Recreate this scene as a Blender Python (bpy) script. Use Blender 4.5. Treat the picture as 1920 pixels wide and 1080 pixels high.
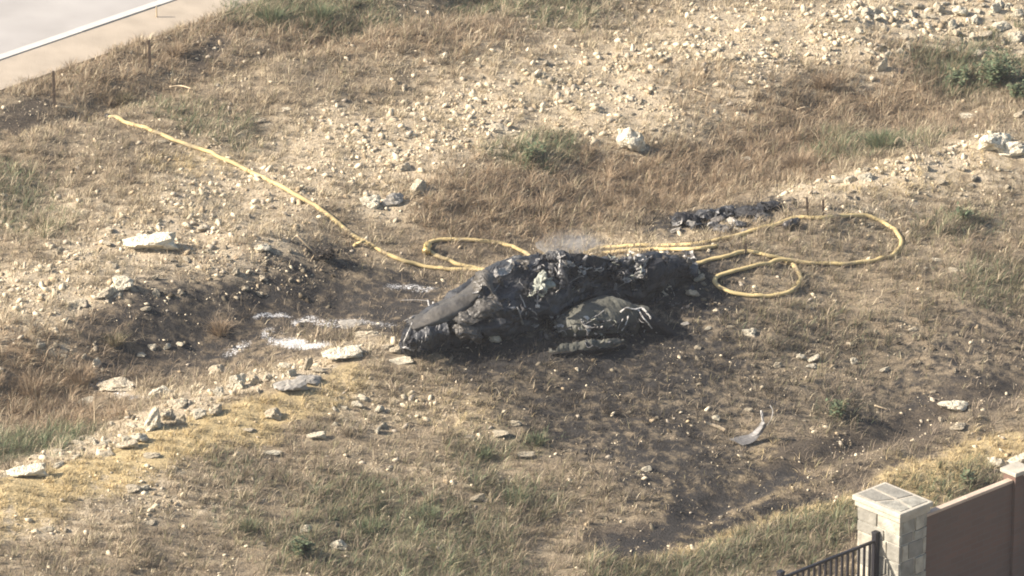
import bpy, bmesh, math, random
import numpy as np
from mathutils import Vector, Matrix, noise as mnoise

for o in list(bpy.data.objects):
    bpy.data.objects.remove(o, do_unlink=True)
scene = bpy.context.scene
COL = scene.collection
R = math.radians

# ------------------------------------------------------------------ camera
PITCH, DIST, WIDTH = R(22.0), 80.0, 12.8
CAM = np.array([0.0, -DIST * math.cos(PITCH), DIST * math.sin(PITCH)])
cd = bpy.data.cameras.new('camera')
cam = bpy.data.objects.new('camera', cd)
COL.objects.link(cam)
cam.location = CAM
cam.rotation_euler = (math.pi / 2 - PITCH, 0, 0)
cd.sensor_width = 36
cd.lens = 36 * DIST / WIDTH
scene.cycles.filter_width = 1.9
cd.clip_start, cd.clip_end = 1.0, 9000
scene.camera = cam

# ------------------------------------------------------------------ light
SUN_EL, SUN_AZ = R(34), (-0.975, -0.22)          # azimuth as a ground vector towards the sun
world = bpy.data.worlds.new('World')
scene.world = world
world.use_nodes = True
wn = world.node_tree
sky = wn.nodes.new('ShaderNodeTexSky')
sky.sky_type = 'NISHITA'
sky.sun_disc = False
sky.sun_elevation = SUN_EL
sky.sun_rotation = math.atan2(SUN_AZ[0], SUN_AZ[1])
sky.dust_density = 2.0
bgn = wn.nodes['Background']
bgn.inputs[1].default_value = 0.08
wn.links.new(sky.outputs[0], bgn.inputs[0])
sl = bpy.data.lights.new('sun', 'SUN')
sl.energy = 5.0
sl.angle = R(0.6)
sl.color = (1.0, 0.89, 0.785)
so = bpy.data.objects.new('sun', sl)
COL.objects.link(so)
sv = Vector((SUN_AZ[0] * math.cos(SUN_EL), SUN_AZ[1] * math.cos(SUN_EL), math.sin(SUN_EL)))
so.rotation_euler = sv.to_track_quat('Z', 'Y').to_euler()
so.location = sv * 60
vs = scene.view_settings
vs.view_transform = 'Standard'
vs.look = 'None'
vs.gamma = 1.0
vs.exposure = 1.26
vs.use_curve_mapping = False

# ------------------------------------------------------------------ noise and terrain
rng = np.random.default_rng(7)
random.seed(7)
_perm = np.random.default_rng(3).permutation(512)
_grad = np.random.default_rng(4).uniform(0, 2 * np.pi, 512)


def perlin(x, y, seed=0):
    x = np.asarray(x, float) + seed * 17.13
    y = np.asarray(y, float) + seed * 9.71
    xi, yi = np.floor(x).astype(np.int64), np.floor(y).astype(np.int64)
    xf, yf = x - xi, y - yi

    def g(ix, iy, dx, dy):
        a = _grad[(_perm[(ix) & 511] + iy) & 511]
        return np.cos(a) * dx + np.sin(a) * dy
    u, v = xf * xf * xf * (xf * (xf * 6 - 15) + 10), yf * yf * yf * (yf * (yf * 6 - 15) + 10)
    a = g(xi, yi, xf, yf) * (1 - u) + g(xi + 1, yi, xf - 1, yf) * u
    b = g(xi, yi + 1, xf, yf - 1) * (1 - u) + g(xi + 1, yi + 1, xf - 1, yf - 1) * u
    return (a * (1 - v) + b * v) * 1.4


def sstep(a, b, x):
    t = np.clip((x - a) / (b - a), 0, 1)
    return t * t * (3 - 2 * t)


DX, DY = 0.735, 0.678                            # direction of the berm crest, wall, road
W0 = 0.61
WK = 9.45                                        # kerb line
ZROAD = 0.80


def wcoord(x, y):
    return -DY * x + DX * y + W0


def scoord(x, y):
    return DX * x + DY * y


def from_ws(w, s):
    w = w - W0
    return (-DY * w + DX * s, DX * w + DY * s)


def _onplane(px, py, z):
    u = (px - 960) / 1920 * WIDTH / DIST
    v = (540 - py) / 1920 * WIDTH / DIST
    d = np.array([u, math.cos(PITCH) + v * math.sin(PITCH), -math.sin(PITCH) + v * math.cos(PITCH)])
    return CAM + d * ((z - CAM[2]) / d[2])


_ra, _rb = _onplane(0, 112, ZROAD + 0.02), _onplane(330, -1, ZROAD + 0.02)
RD = (_rb - _ra)[:2] / np.linalg.norm((_rb - _ra)[:2])


def wroad(x, y):                                 # distance beyond the kerb line, road side positive
    return -RD[1] * (x - _ra[0]) + RD[0] * (y - _ra[1])


def from_road(w, s):
    return (_ra[0] - RD[1] * w + RD[0] * s, _ra[1] + RD[0] * w + RD[1] * s)


def softpos(t, k=0.5):
    return 0.5 * (t + np.sqrt(t * t + k * k))


PUDDLES = []
RUTS = []                                        # (w, depth, width) filled below


def height(x, y):
    x = np.asarray(x, float)
    y = np.asarray(y, float)
    w, s = wcoord(x, y), scoord(x, y)
    w = w + 0.28 * perlin(s * 0.35, w * 0.15, 5)
    fg = -0.2 * (softpos(-w, 0.7) - softpos(-w - 7.0, 2.0))
    gul = -0.34 * np.exp(-((w - 2.0) / 1.15) ** 2) + 0.08 * np.exp(-(w / 0.55) ** 2)
    hill = 0.15 * (softpos(w - 3.0, 1.2) - softpos(w - 8.4, 1.0))
    ditch = -0.17 * np.exp(-((w - 7.75) / 0.28) ** 2)
    bank = 0.20 * sstep(2.2, 2.95, w) * (1 - sstep(3.4, 6.5, w)) * sstep(-0.3, -2.2, s) * sstep(-9.5, -6.0, s)
    z = fg + gul + hill + ditch + bank
    road = sstep(-0.95, -0.62, wroad(x, y))
    near = np.exp(-((np.hypot(x, y - 4) / 45) ** 2))
    n = 0.10 * perlin(x * 0.55, y * 0.55, 1) + 0.05 * perlin(x * 1.3, y * 1.1, 2)
    n = n + 0.028 * perlin(x * 3.1, y * 3.1, 3) + 0.016 * perlin(x * 7.3, y * 7.3, 4)
    wl = wcoord(x, y)
    smooth = 1 - 0.75 * sstep(-6.2, -7.0, wl)
    gold = np.exp(-((wl + 0.75) / 0.5) ** 2) * sstep(0.0, -3.0, s)
    n = n * near * smooth * (1 - 0.5 * gold)
    for rw, dep, wid in RUTS:
        wob = 0.12 * perlin(s * 0.6, 0, 8) + 0.05 * perlin(s * 2.0, 0, 9)
        n = n - dep * np.exp(-((wl - rw + wob) / wid) ** 2) * (0.8 + 0.4 * perlin(s * 0.7, rw, 6)) * sstep(-2.5, -1.0, s)
    z = z + n
    for pxy, pr, pzv in PUDDLES:
        t = np.exp(-(((x - pxy[0]) / pr[0]) ** 2 + ((y - pxy[1]) / pr[1]) ** 2) ** 2)
        z = z * (1 - t) + (pzv - 0.03) * t
    return z * (1 - road) + (ZROAD - 0.16) * road


def ray(px, py):
    u = (px - 960) / 1920 * WIDTH / DIST
    v = (540 - py) / 1920 * WIDTH / DIST
    f = np.array([0, math.cos(PITCH), -math.sin(PITCH)])
    up = np.array([0, math.sin(PITCH), math.cos(PITCH)])
    d = f + np.array([1.0, 0, 0]) * u + up * v
    return d / np.linalg.norm(d)


def P(px, py, h=0.0):
    """world point seen at a photo pixel, h metres above the ground"""
    d = ray(px, py)
    ts = np.linspace(62, 112, 260)
    pts = CAM[None] + d[None] * ts[:, None]
    g = pts[:, 2] - height(pts[:, 0], pts[:, 1]) - h
    i = int(np.argmax(g < 0))
    lo, hi = ts[i - 1], ts[i]
    for _ in range(3):
        tt = np.linspace(lo, hi, 12)
        pts = CAM[None] + d[None] * tt[:, None]
        g = pts[:, 2] - height(pts[:, 0], pts[:, 1]) - h
        i = max(1, int(np.argmax(g < 0)))
        lo, hi = tt[i - 1], tt[i]
    return CAM + d * (lo + hi) / 2


def hz(x, y):
    return float(height(np.array([x]), np.array([y]))[0])


_r1 = P(1330, 945)
_r2 = P(1500, 930)
RUTS[:] = [(float(wcoord(_r1[0], _r1[1])), 0.13, 0.22), (float(wcoord(_r2[0], _r2[1])), 0.10, 0.2)]

_p = P(1078, 458)
PUDDLES[:] = [((float(_p[0]), float(_p[1])), (0.50, 0.42), float(_p[2]))]

# ------------------------------------------------------------------ materials


def mat(name, col, rough=0.85, metal=0.0, var=0.25, scale=6.0, bump=0.0, bscale=40.0, spec=0.3, attr=None, trans=0.0, spots=None):
    m = bpy.data.materials.new(name)
    m.use_nodes = True
    nt = m.node_tree
    b = nt.nodes['Principled BSDF']
    b.inputs['Roughness'].default_value = rough
    b.inputs['Metallic'].default_value = metal
    b.inputs['Specular IOR Level'].default_value = spec
    tc = nt.nodes.new('ShaderNodeTexCoord')
    nz = nt.nodes.new('ShaderNodeTexNoise')
    nz.inputs['Scale'].default_value = scale
    nz.inputs['Detail'].default_value = 5
    nt.links.new(tc.outputs['Object'], nz.inputs['Vector'])
    rmp = nt.nodes.new('ShaderNodeMapRange')
    rmp.inputs['From Min'].default_value = 0.3
    rmp.inputs['From Max'].default_value = 0.7
    rmp.inputs['To Min'].default_value = 1 - var
    rmp.inputs['To Max'].default_value = 1 + var
    nt.links.new(nz.outputs['Fac'], rmp.inputs['Value'])
    mul = nt.nodes.new('ShaderNodeVectorMath')
    mul.operation = 'SCALE'
    if attr:
        at = nt.nodes.new('ShaderNodeAttribute')
        at.attribute_name = attr
        nt.links.new(at.outputs['Color'], mul.inputs[0])
    else:
        mul.inputs[0].default_value = col
    nt.links.new(rmp.outputs[0], mul.inputs['Scale'])
    out = mul.outputs[0]
    if spots:
        sc, thr, c2 = spots
        n2 = nt.nodes.new('ShaderNodeTexNoise')
        n2.inputs['Scale'].default_value = sc
        n2.inputs['Detail'].default_value = 6
        nt.links.new(tc.outputs['Object'], n2.inputs['Vector'])
        r2 = nt.nodes.new('ShaderNodeMapRange')
        r2.inputs['From Min'].default_value = thr
        r2.inputs['From Max'].default_value = thr + 0.1
        nt.links.new(n2.outputs['Fac'], r2.inputs['Value'])
        mx = nt.nodes.new('ShaderNodeMix')
        mx.data_type = 'RGBA'
        nt.links.new(r2.outputs[0], mx.inputs['Factor'])
        nt.links.new(out, mx.inputs['A'])
        mx.inputs['B'].default_value = (*c2, 1)
        out = mx.outputs['Result']
    nt.links.new(out, b.inputs['Base Color'])
    if bump:
        n3 = nt.nodes.new('ShaderNodeTexNoise')
        n3.inputs['Scale'].default_value = bscale
        n3.inputs['Detail'].default_value = 4
        nt.links.new(tc.outputs['Object'], n3.inputs['Vector'])
        bp = nt.nodes.new('ShaderNodeBump')
        bp.inputs['Strength'].default_value = bump
        bp.inputs['Distance'].default_value = 0.02 if bscale > 10 else 0.06
        nt.links.new(n3.outputs['Fac'], bp.inputs['Height'])
        nt.links.new(bp.outputs[0], b.inputs['Normal'])
    if trans:
        tr = nt.nodes.new('ShaderNodeBsdfTranslucent')
        nt.links.new(out, tr.inputs['Color'])
        ms = nt.nodes.new('ShaderNodeMixShader')
        ms.inputs[0].default_value = trans
        nt.links.new(b.outputs[0], ms.inputs[1])
        nt.links.new(tr.outputs[0], ms.inputs[2])
        nt.links.new(ms.outputs[0], nt.nodes['Material Output'].inputs[0])
    return m


M = {
    'grass': mat('dry_grass', (1, 1, 1), 0.8, attr='Col', var=0.12, trans=0.25, spec=0.2),
    'gravel': mat('gravel', (1, 1, 1), 0.9, attr='Col', var=0.15, scale=30, spec=0.2),
    'lime': mat('limestone', (0.62, 0.54, 0.39), 0.9, var=0.35, scale=3, bump=1.0, bscale=9, spec=0.2, spots=(4, 0.56, (0.33, 0.26, 0.165))),
    'limew': mat('white_limestone', (0.76, 0.69, 0.52), 0.9, var=0.25, scale=3, bump=1.0, bscale=9, spec=0.2, spots=(4, 0.58, (0.40, 0.32, 0.2))),
    'limeg': mat('grey_limestone', (0.30, 0.28, 0.24), 0.9, var=0.25, scale=5, bump=0.5, bscale=25, spec=0.2, spots=(9, 0.6, (0.45, 0.40, 0.30))),
    'sooty': mat('sooty_stone', (0.17, 0.155, 0.135), 0.9, var=0.35, scale=5, bump=0.5, bscale=25, spec=0.2, spots=(10, 0.58, (0.42, 0.38, 0.3))),
    'hose': mat('yellow_hose', (0.49, 0.385, 0.185), 0.8, var=0.22, scale=2.5, spec=0.25, bump=0.2, bscale=60, spots=(3.5, 0.54, (0.29, 0.235, 0.14))),
    'hoseend': mat('hose_coupling', (0.08, 0.075, 0.07), 0.5, 0.6, var=0.2),
    'brass': mat('brass_coupling', (0.55, 0.42, 0.18), 0.45, 0.6, var=0.2),
    'char': mat('charred_skin', (0.032, 0.033, 0.034), 0.5, 0.0, var=0.5, scale=4, bump=0.6, bscale=22, spec=0.45, spots=(6, 0.62, (0.15, 0.145, 0.125))),
    'charb': mat('scorched_brown_skin', (0.075, 0.069, 0.058), 0.45, 0.0, var=0.35, scale=4, bump=0.4, bscale=22, spec=0.35, spots=(7, 0.62, (0.035, 0.033, 0.03))),
    'charg': mat('sooty_green_skin', (0.088, 0.087, 0.069), 0.6, 0.0, var=0.4, scale=4, bump=0.5, bscale=22, spec=0.3, spots=(7, 0.60, (0.04, 0.038, 0.034))),
    'black': mat('burnt_black', (0.020, 0.020, 0.021), 0.62, 0.0, var=0.4, scale=5, bump=0.5, spec=0.25),
    'metal': mat('bare_torn_metal', (0.30, 0.29, 0.265), 0.5, 0.3, var=0.4, scale=9, bump=0.3, spots=(12, 0.58, (0.08, 0.075, 0.07))),
    'white': mat('white_painted_metal', (0.50, 0.48, 0.43), 0.55, 0.0, var=0.3, scale=8, spots=(12, 0.55, (0.13, 0.12, 0.11))),
    'greypan': mat('light_grey_panel', (0.16, 0.155, 0.145), 0.5, 0.1, var=0.25, scale=5, spots=(8, 0.62, (0.2, 0.18, 0.15))),
    'ash': mat('white_ash', (0.72, 0.70, 0.64), 0.95, var=0.2, scale=6, bump=0.5),
    'palegr': mat('pale_green_skin', (0.30, 0.31, 0.25), 0.5, 0.1, var=0.4, scale=8, bump=0.6, spots=(8, 0.53, (0.07, 0.07, 0.06))),
    'post': mat('rusty_steel_post', (0.10, 0.075, 0.055), 0.75, 0.3, var=0.3, scale=12),
    'wood': mat('weathered_wood', (0.40, 0.32, 0.21), 0.9, var=0.25, scale=20),
    'deadwood': mat('dead_stem', (0.34, 0.29, 0.20), 0.9, var=0.25, scale=20),
    'concrete': mat('road_concrete', (0.315, 0.30, 0.275), 0.9, var=0.10, scale=1.2, bump=0.15, bscale=60, spots=(0.7, 0.56, (0.245, 0.235, 0.215))),
    'kerb': mat('kerb_concrete', (0.47, 0.45, 0.40), 0.85, var=0.08, scale=6, bump=0.15),
    'verge': mat('beige_concrete', (0.37, 0.315, 0.24), 0.9, var=0.12, scale=2.5, bump=0.2, bscale=40),
    'iron': mat('black_iron', (0.018, 0.018, 0.022), 0.45, 0.2, var=0.2, spec=0.5),
    'stone1': mat('pillar_stone_grey', (0.27, 0.26, 0.215), 0.85, var=0.3, scale=9, bump=0.5, bscale=30),
    'stone2': mat('pillar_stone_cream', (0.34, 0.315, 0.25), 0.85, var=0.3, scale=9, bump=0.5, bscale=30),
    'stone3': mat('pillar_stone_dark', (0.22, 0.21, 0.175), 0.85, var=0.2, scale=9, bump=0.5, bscale=30),
    'mortar': mat('pillar_mortar', (0.46, 0.43, 0.36), 0.9, var=0.1, scale=20, bump=0.3),
    'cap': mat('cast_stone_cap', (0.40, 0.365, 0.29), 0.85, var=0.2, scale=6, bump=0.5, spots=(8, 0.57, (0.36, 0.34, 0.28))),
    'coping': mat('wall_coping', (0.46, 0.36, 0.27), 0.85, var=0.12, scale=6, bump=0.2),
    'leaf': mat('green_leaf', (1, 1, 1), 0.7, attr='Col', var=0.15, trans=0.3, spec=0.25),
}
# reddish brick for the garden wall
_m = bpy.data.materials.new('brown_brick')
_m.use_nodes = True
_t = _m.node_tree
_b = _t.nodes['Principled BSDF']
_b.inputs['Roughness'].default_value = 0.9
_tc = _t.nodes.new('ShaderNodeTexCoord')
_br = _t.nodes.new('ShaderNodeTexBrick')
_br.inputs['Color1'].default_value = (0.165, 0.085, 0.058, 1)
_br.inputs['Color2'].default_value = (0.12, 0.068, 0.049, 1)
_br.inputs['Mortar'].default_value = (0.13, 0.10, 0.08, 1)
_br.inputs['Scale'].default_value = 1.0
_br.inputs['Mortar Size'].default_value = 0.006
_br.inputs['Brick Width'].default_value = 0.22
_br.inputs['Row Height'].default_value = 0.075
_cx = _t.nodes.new('ShaderNodeSeparateXYZ')
_cb = _t.nodes.new('ShaderNodeCombineXYZ')
_t.links.new(_tc.outputs['Object'], _cx.inputs[0])
_t.links.new(_cx.outputs[0], _cb.inputs[0])
_t.links.new(_cx.outputs[2], _cb.inputs[1])
_t.links.new(_cb.outputs[0], _br.inputs['Vector'])
_nz = _t.nodes.new('ShaderNodeTexNoise')
_nz.inputs['Scale'].default_value = 1.6
_t.links.new(_tc.outputs['Object'], _nz.inputs['Vector'])
_mx = _t.nodes.new('ShaderNodeMix')
_mx.data_type = 'RGBA'
_mx.inputs['Factor'].default_value = 0.3
_t.links.new(_nz.outputs['Fac'], _mx.inputs['Factor'])
_t.links.new(_br.outputs['Color'], _mx.inputs['A'])
_mx.inputs['B'].default_value = (0.115, 0.09, 0.072, 1)
_t.links.new(_mx.outputs['Result'], _b.inputs['Base Color'])
M['brick'] = _m

# ------------------------------------------------------------------ mesh helpers


def tag(o, label, cat=None, group=None, kind=None):
    if label:
        o['label'] = label
    if cat:
        o['category'] = cat
    if group:
        o['group'] = group
    if kind:
        o['kind'] = kind
    return o


def empty(name, loc, label, cat, group=None, rz=0):
    o = bpy.data.objects.new(name, None)
    o.empty_display_size = 0.1
    COL.objects.link(o)
    o.location = Vector(loc)
    o.rotation_euler = (0, 0, rz)
    tag(o, label, cat, group)
    return o


def link(name, me, m, parent=None, smooth=False):
    if m is not None:
        me.materials.append(m)
    if smooth:
        me.polygons.foreach_set('use_smooth', [True] * len(me.polygons))
    o = bpy.data.objects.new(name, me)
    COL.objects.link(o)
    if parent is not None:
        o.parent = parent
        # geometry given in world space: bring it into the parent's space
        if not me.get('local'):
            mw = Matrix.Translation(parent_loc(parent)) @ Matrix.Rotation(parent_rz(parent), 4, 'Z')
            me.transform(mw.inverted())
    return o


def parent_loc(p):
    return p.location.copy() if p.parent is None else parent_loc(p.parent)


def parent_rz(p):
    return p.rotation_euler.z if p.parent is None else parent_rz(p.parent)


def pymesh(name, verts, faces):
    me = bpy.data.meshes.new(name)
    me.from_pydata([tuple(map(float, v)) for v in verts], [], [tuple(map(int, f)) for f in faces])
    me.update()
    return me


def fastmesh(name, verts, tris, cols=None):
    me = bpy.data.meshes.new(name)
    nv, nt_ = len(verts), len(tris)
    me.vertices.add(nv)
    me.vertices.foreach_set('co', np.ascontiguousarray(verts, np.float32).ravel())
    me.loops.add(nt_ * 3)
    me.loops.foreach_set('vertex_index', np.ascontiguousarray(tris, np.int32).ravel())
    me.polygons.add(nt_)
    me.polygons.foreach_set('loop_start', np.arange(0, nt_ * 3, 3, dtype=np.int32))
    me.polygons.foreach_set('loop_total', np.full(nt_, 3, np.int32))
    if cols is not None:
        a = me.attributes.new('Col', 'FLOAT_COLOR', 'POINT')
        c4 = np.ones((nv, 4), np.float32)
        c4[:, :3] = cols
        a.data.foreach_set('color', c4.ravel())
    me.update()
    me.validate()
    return me


def catmull(pts, n):
    pts = np.asarray(pts, float)
    k = len(pts)
    if k == 2:
        t = np.linspace(0, 1, n)[:, None]
        return pts[0] * (1 - t) + pts[1] * t
    ext = np.vstack([2 * pts[0] - pts[1], pts, 2 * pts[-1] - pts[-2]])
    t = np.linspace(0, k - 1 - 1e-9, n)
    i = np.floor(t).astype(int)
    f = (t - i)[:, None]
    p0, p1, p2, p3 = ext[i], ext[i + 1], ext[i + 2], ext[i + 3]
    return 0.5 * ((2 * p1) + (-p0 + p2) * f + (2 * p0 - 5 * p1 + 4 * p2 - p3) * f * f + (-p0 + 3 * p1 - 3 * p2 + p3) * f ** 3)


def tube_mesh(name, pts, r, seg=8, flat=1.0, caps=True):
    pts = np.asarray(pts, float)
    n = len(pts)
    rr = np.full(n, r) if np.isscalar(r) else np.asarray(r, float)
    V, F = [], []
    up = np.array([0, 0, 1.0])
    for i in range(n):
        t = pts[min(i + 1, n - 1)] - pts[max(i - 1, 0)]
        t /= np.linalg.norm(t) + 1e-9
        a = np.cross(up, t)
        if np.linalg.norm(a) < 0.05:
            a = np.cross(np.array([1.0, 0, 0]), t)
        a /= np.linalg.norm(a)
        b = np.cross(t, a)
        for j in range(seg):
            an = 2 * math.pi * j / seg
            V.append(pts[i] + rr[i] * (a * math.cos(an) + b * math.sin(an) * flat))
    for i in range(n - 1):
        for j in range(seg):
            k = (j + 1) % seg
            F.append((i * seg + j, i * seg + k, (i + 1) * seg + k, (i + 1) * seg + j))
    if caps:
        F.append(tuple(range(seg - 1, -1, -1)))
        F.append(tuple((n - 1) * seg + j for j in range(seg)))
    return pymesh(name, V, F)


def box_mesh(name, cx, cy, cz, sx, sy, sz, bevel=0.0, rz=0.0, jitter=0.0, rnd=None):
    bm = bmesh.new()
    bmesh.ops.create_cube(bm, size=1.0)
    for v in bm.verts:
        v.co = Vector((v.co.x * sx, v.co.y * sy, v.co.z * sz))
        if jitter:
            v.co += Vector((rnd.uniform(-1, 1), rnd.uniform(-1, 1), rnd.uniform(-1, 1))) * jitter
    if bevel:
        bmesh.ops.bevel(bm, geom=bm.edges[:], offset=bevel, segments=2, affect='EDGES', profile=0.6)
    bmesh.ops.rotate(bm, verts=bm.verts, cent=(0, 0, 0), matrix=Matrix.Rotation(rz, 3, 'Z'))
    bmesh.ops.translate(bm, verts=bm.verts, vec=(cx, cy, cz))
    me = bpy.data.meshes.new(name)
    bm.to_mesh(me)
    bm.free()
    return me


# ------------------------------------------------------------------ zones of the ground
GX0, GX1, GY0, GY1, GC = -9.0, 9.6, -15.0, 24.0, 0.07
gx = np.arange(GX0, GX1, GC)
gy = np.arange(GY0, GY1, GC)
XX, YY = np.meshgrid(gx, gy)
ZW = wcoord(XX, YY)
ZS = scoord(XX, YY)
WARPX = 0.22 * perlin(XX * 1.1, YY * 1.1, 11) + 0.10 * perlin(XX * 3.3, YY * 3.3, 12)
WARPY = 0.30 * perlin(XX * 1.1, YY * 1.1, 13) + 0.12 * perlin(XX * 3.3, YY * 3.3, 14)


def stroke(pix, width, soft=0.6):
    """1 inside `width` metres of the ground line seen through the pixels, falling to 0"""
    pts = [P(*q)[:2] for q in pix]
    X, Y = XX + WARPX, YY + WARPY
    dmin = np.full(X.shape, 1e9)
    if len(pts) == 1:
        pts = pts * 2
    for a, b in zip(pts[:-1], pts[1:]):
        ab = b - a
        L = float(ab @ ab) + 1e-9
        t = np.clip(((X - a[0]) * ab[0] + (Y - a[1]) * ab[1]) / L, 0, 1)
        dmin = np.minimum(dmin, np.hypot(X - a[0] - t * ab[0], Y - a[1] - t * ab[1]))
    return 1 - sstep(width * (1 - soft), width * (1 + soft), dmin)


def zone(items):
    z = np.zeros(XX.shape)
    for pix, wd, k in items:
        z = np.maximum(z, k * stroke(pix, wd))
    return z


Z = {}
Z['pale'] = zone([
    ([(440, 360), (560, 300), (720, 270)], 0.95, 0.85), ([(720, 270), (900, 240), (1060, 190)], 1.1, 0.95),
    ([(1060, 200), (1200, 160), (1330, 100), (1460, 60)], 1.25, 1.0), ([(820, 120), (960, 100), (1200, 60)], 0.7, 0.45),
    ([(1480, 90), (1640, 110)], 0.6, 0.8), ([(1640, 20), (1760, 30), (1920, 60)], 0.9, 1.0),
    ([(760, 340), (700, 380)], 0.5, 0.8), ([(380, 400), (500, 460)], 0.75, 0.8),
    ([(200, 480), (330, 440), (430, 470)], 0.75, 0.85), ([(20, 540), (140, 560), (240, 540)], 0.75, 0.85),
    ([(40, 420), (200, 380)], 0.6, 0.5), ([(0, 620), (120, 620)], 0.45, 0.6),
    ([(1480, 365), (1600, 340), (1760, 310), (1920, 275)], 0.38, 0.95),
    ([(1600, 380), (1760, 350), (1920, 320)], 0.6, 0.5), ([(60, 870), (220, 815), (330, 765), (440, 725), (600, 680), (720, 640)], 0.30, 0.85),
    ([(180, 700), (330, 740)], 0.25, 0.7), ([(1700, 380), (1900, 420)], 0.8, 0.35),
    ([(1140, 460), (1300, 445)], 0.3, 0.6), ([(240, 920), (360, 940)], 0.5, 0.5), ([(60, 985), (200, 985)], 0.4, 0.45),
    ([(680, 770), (800, 770)], 0.5, 0.35), ([(760, 900), (900, 890)], 0.5, 0.35), ([(1230, 480), (1330, 560)], 0.35, 0.35),
])
Z['char'] = zone([  # scorched ground; strokes on the gully bank paint its shade, others darken ruts
    ([(780, 600), (950, 560), (1150, 540), (1290, 520)], 0.85, 1.0), ([(900, 660), (1050, 650), (1250, 640)], 0.6, 0.95),
    ([(1120, 700), (1300, 680)], 0.85, 0.85), ([(1100, 770), (1230, 810), (1270, 880)], 0.95, 0.8), ([(1330, 620), (1400, 700)], 0.7, 0.5), ([(960, 690), (1060, 740)], 0.7, 0.6), ([(1280, 760), (1420, 740)], 0.7, 0.55), ([(1420, 640), (1640, 660), (1900, 620)], 0.6, 0.4), ([(1600, 760), (1900, 660)], 0.6, 0.5),
    ([(330, 580), (480, 560), (640, 540), (760, 540)], 0.55, 0.7), ([(380, 640), (480, 620)], 0.5, 0.6),
    ([(600, 480), (640, 480)], 0.3, 0.7), ([(1260, 420), (1440, 390)], 0.4, 0.85), ([(340, 690), (600, 640)], 0.45, 0.4),
    ([(230, 640), (330, 600)], 0.4, 0.5), ([(1145, 1036), (1230, 992), (1340, 945), (1470, 888)], 0.17, 0.95), ([(1280, 1008), (1420, 965), (1530, 925)], 0.15, 0.75),
])
Z['green'] = zone([
    ([(420, 15), (560, 30), (660, 20)], 0.7, 0.6), ([(900, 10), (1060, 15)], 0.6, 0.5),
    ([(1800, 140), (1900, 110)], 0.75, 0.65), ([(1590, 280), (1680, 265)], 0.55, 0.6), ([(970, 290), (1040, 280)], 0.38, 0.7),
    ([(20, 330), (60, 420)], 0.5, 0.5), ([(0, 850), (90, 830)], 0.5, 0.9), ([(680, 970), (800, 985), (880, 1010)], 0.65, 0.8),
    ([(640, 1065), (900, 1065)], 0.5, 0.75), ([(930, 930), (1000, 940)], 0.4, 0.6), ([(1000, 820), (900, 850)], 0.4, 0.5),
    ([(1550, 770), (1610, 780)], 0.45, 0.65), ([(1850, 540), (1910, 560)], 0.6, 0.6), ([(1150, 1078), (1300, 1065), (1500, 1015)], 0.4, 0.8),
    ([(1480, 1010), (1600, 960)], 0.4, 0.8), ([(560, 1040), (580, 1010)], 0.4, 0.7), ([(430, 960), (480, 990)], 0.35, 0.4),
    ([(1460, 620), (1700, 640)], 0.7, 0.25), ([(300, 200), (420, 240)], 0.4, 0.4), ([(430, 880), (480, 900)], 0.4, 0.35),
    ([(1780, 430), (1830, 410)], 0.35, 0.5), ([(1750, 920), (1850, 880)], 0.3, 0.6), ([(960, 650), (1000, 700)], 0.3, 0.2),
])
Z['gold'] = zone([
    ([(0, 935), (150, 890), (300, 840), (450, 790)], 0.46, 1.0), ([(450, 790), (600, 735), (660, 712)], 0.36, 0.7),
    ([(0, 980), (100, 950)], 0.3, 0.7), ([(1280, 960), (1400, 915), (1460, 880)], 0.45, 0.6),
    ([(1150, 1040), (1350, 1000), (1600, 925)], 0.3, 0.8), ([(1700, 900), (1800, 860), (1900, 830)], 0.35, 0.9),
    ([(1620, 350), (1900, 300)], 0.3, 0.5), ([(330, 310), (420, 300)], 0.3, 0.6), ([(820, 790), (900, 760)], 0.5, 0.35),
])
Z['rust'] = zone([
    ([(880, 360), (1060, 350), (1250, 340), (1420, 320)], 0.95, 0.9), ([(820, 400), (1000, 420)], 0.5, 0.7),
    ([(1320, 180), (1480, 200), (1640, 170), (1760, 120)], 0.75, 0.8), ([(1440, 270), (1540, 290)], 0.55, 0.9),
    ([(1700, 230), (1800, 240)], 0.6, 0.6), ([(40, 690), (160, 700), (220, 660)], 0.7, 0.9), ([(60, 760), (160, 780)], 0.5, 0.8),
    ([(400, 620), (440, 600)], 0.3, 0.8), ([(560, 60), (760, 70), (900, 60)], 0.7, 0.7), ([(1840, 470), (1900, 440)], 0.5, 0.4),
    ([(60, 160), (200, 130), (400, 60)], 0.7, 0.6), ([(400, 480), (480, 480)], 0.4, 0.5), ([(1060, 720), (1100, 760)], 0.5, 0.3),
])
Z['wet_dark'] = zone([  # damp ruts and gully; remaining strokes just darken the lower right slope and ditch
    ([(1150, 1035), (1230, 990), (1340, 945), (1480, 880), (1650, 820), (1920, 730)], 0.32, 1.0),
    ([(1280, 1010), (1420, 960), (1560, 905), (1680, 880)], 0.2, 0.7), ([(1700, 800), (1920, 720)], 0.6, 0.6),
    ([(240, 645), (400, 615), (560, 590), (740, 560)], 0.7, 0.85), ([(330, 690), (560, 660)], 0.4, 0.6), ([(800, 480), (960, 475)], 0.35, 0.55), ([(560, 570), (720, 545)], 0.35, 0.55), ([(1500, 840), (1720, 760), (1900, 640)], 0.8, 0.5),
    ([(0, 242), (60, 225), (100, 208)], 0.14, 1.0), ([(340, 122), (400, 100), (430, 82)], 0.13, 1.0),
])
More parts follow.
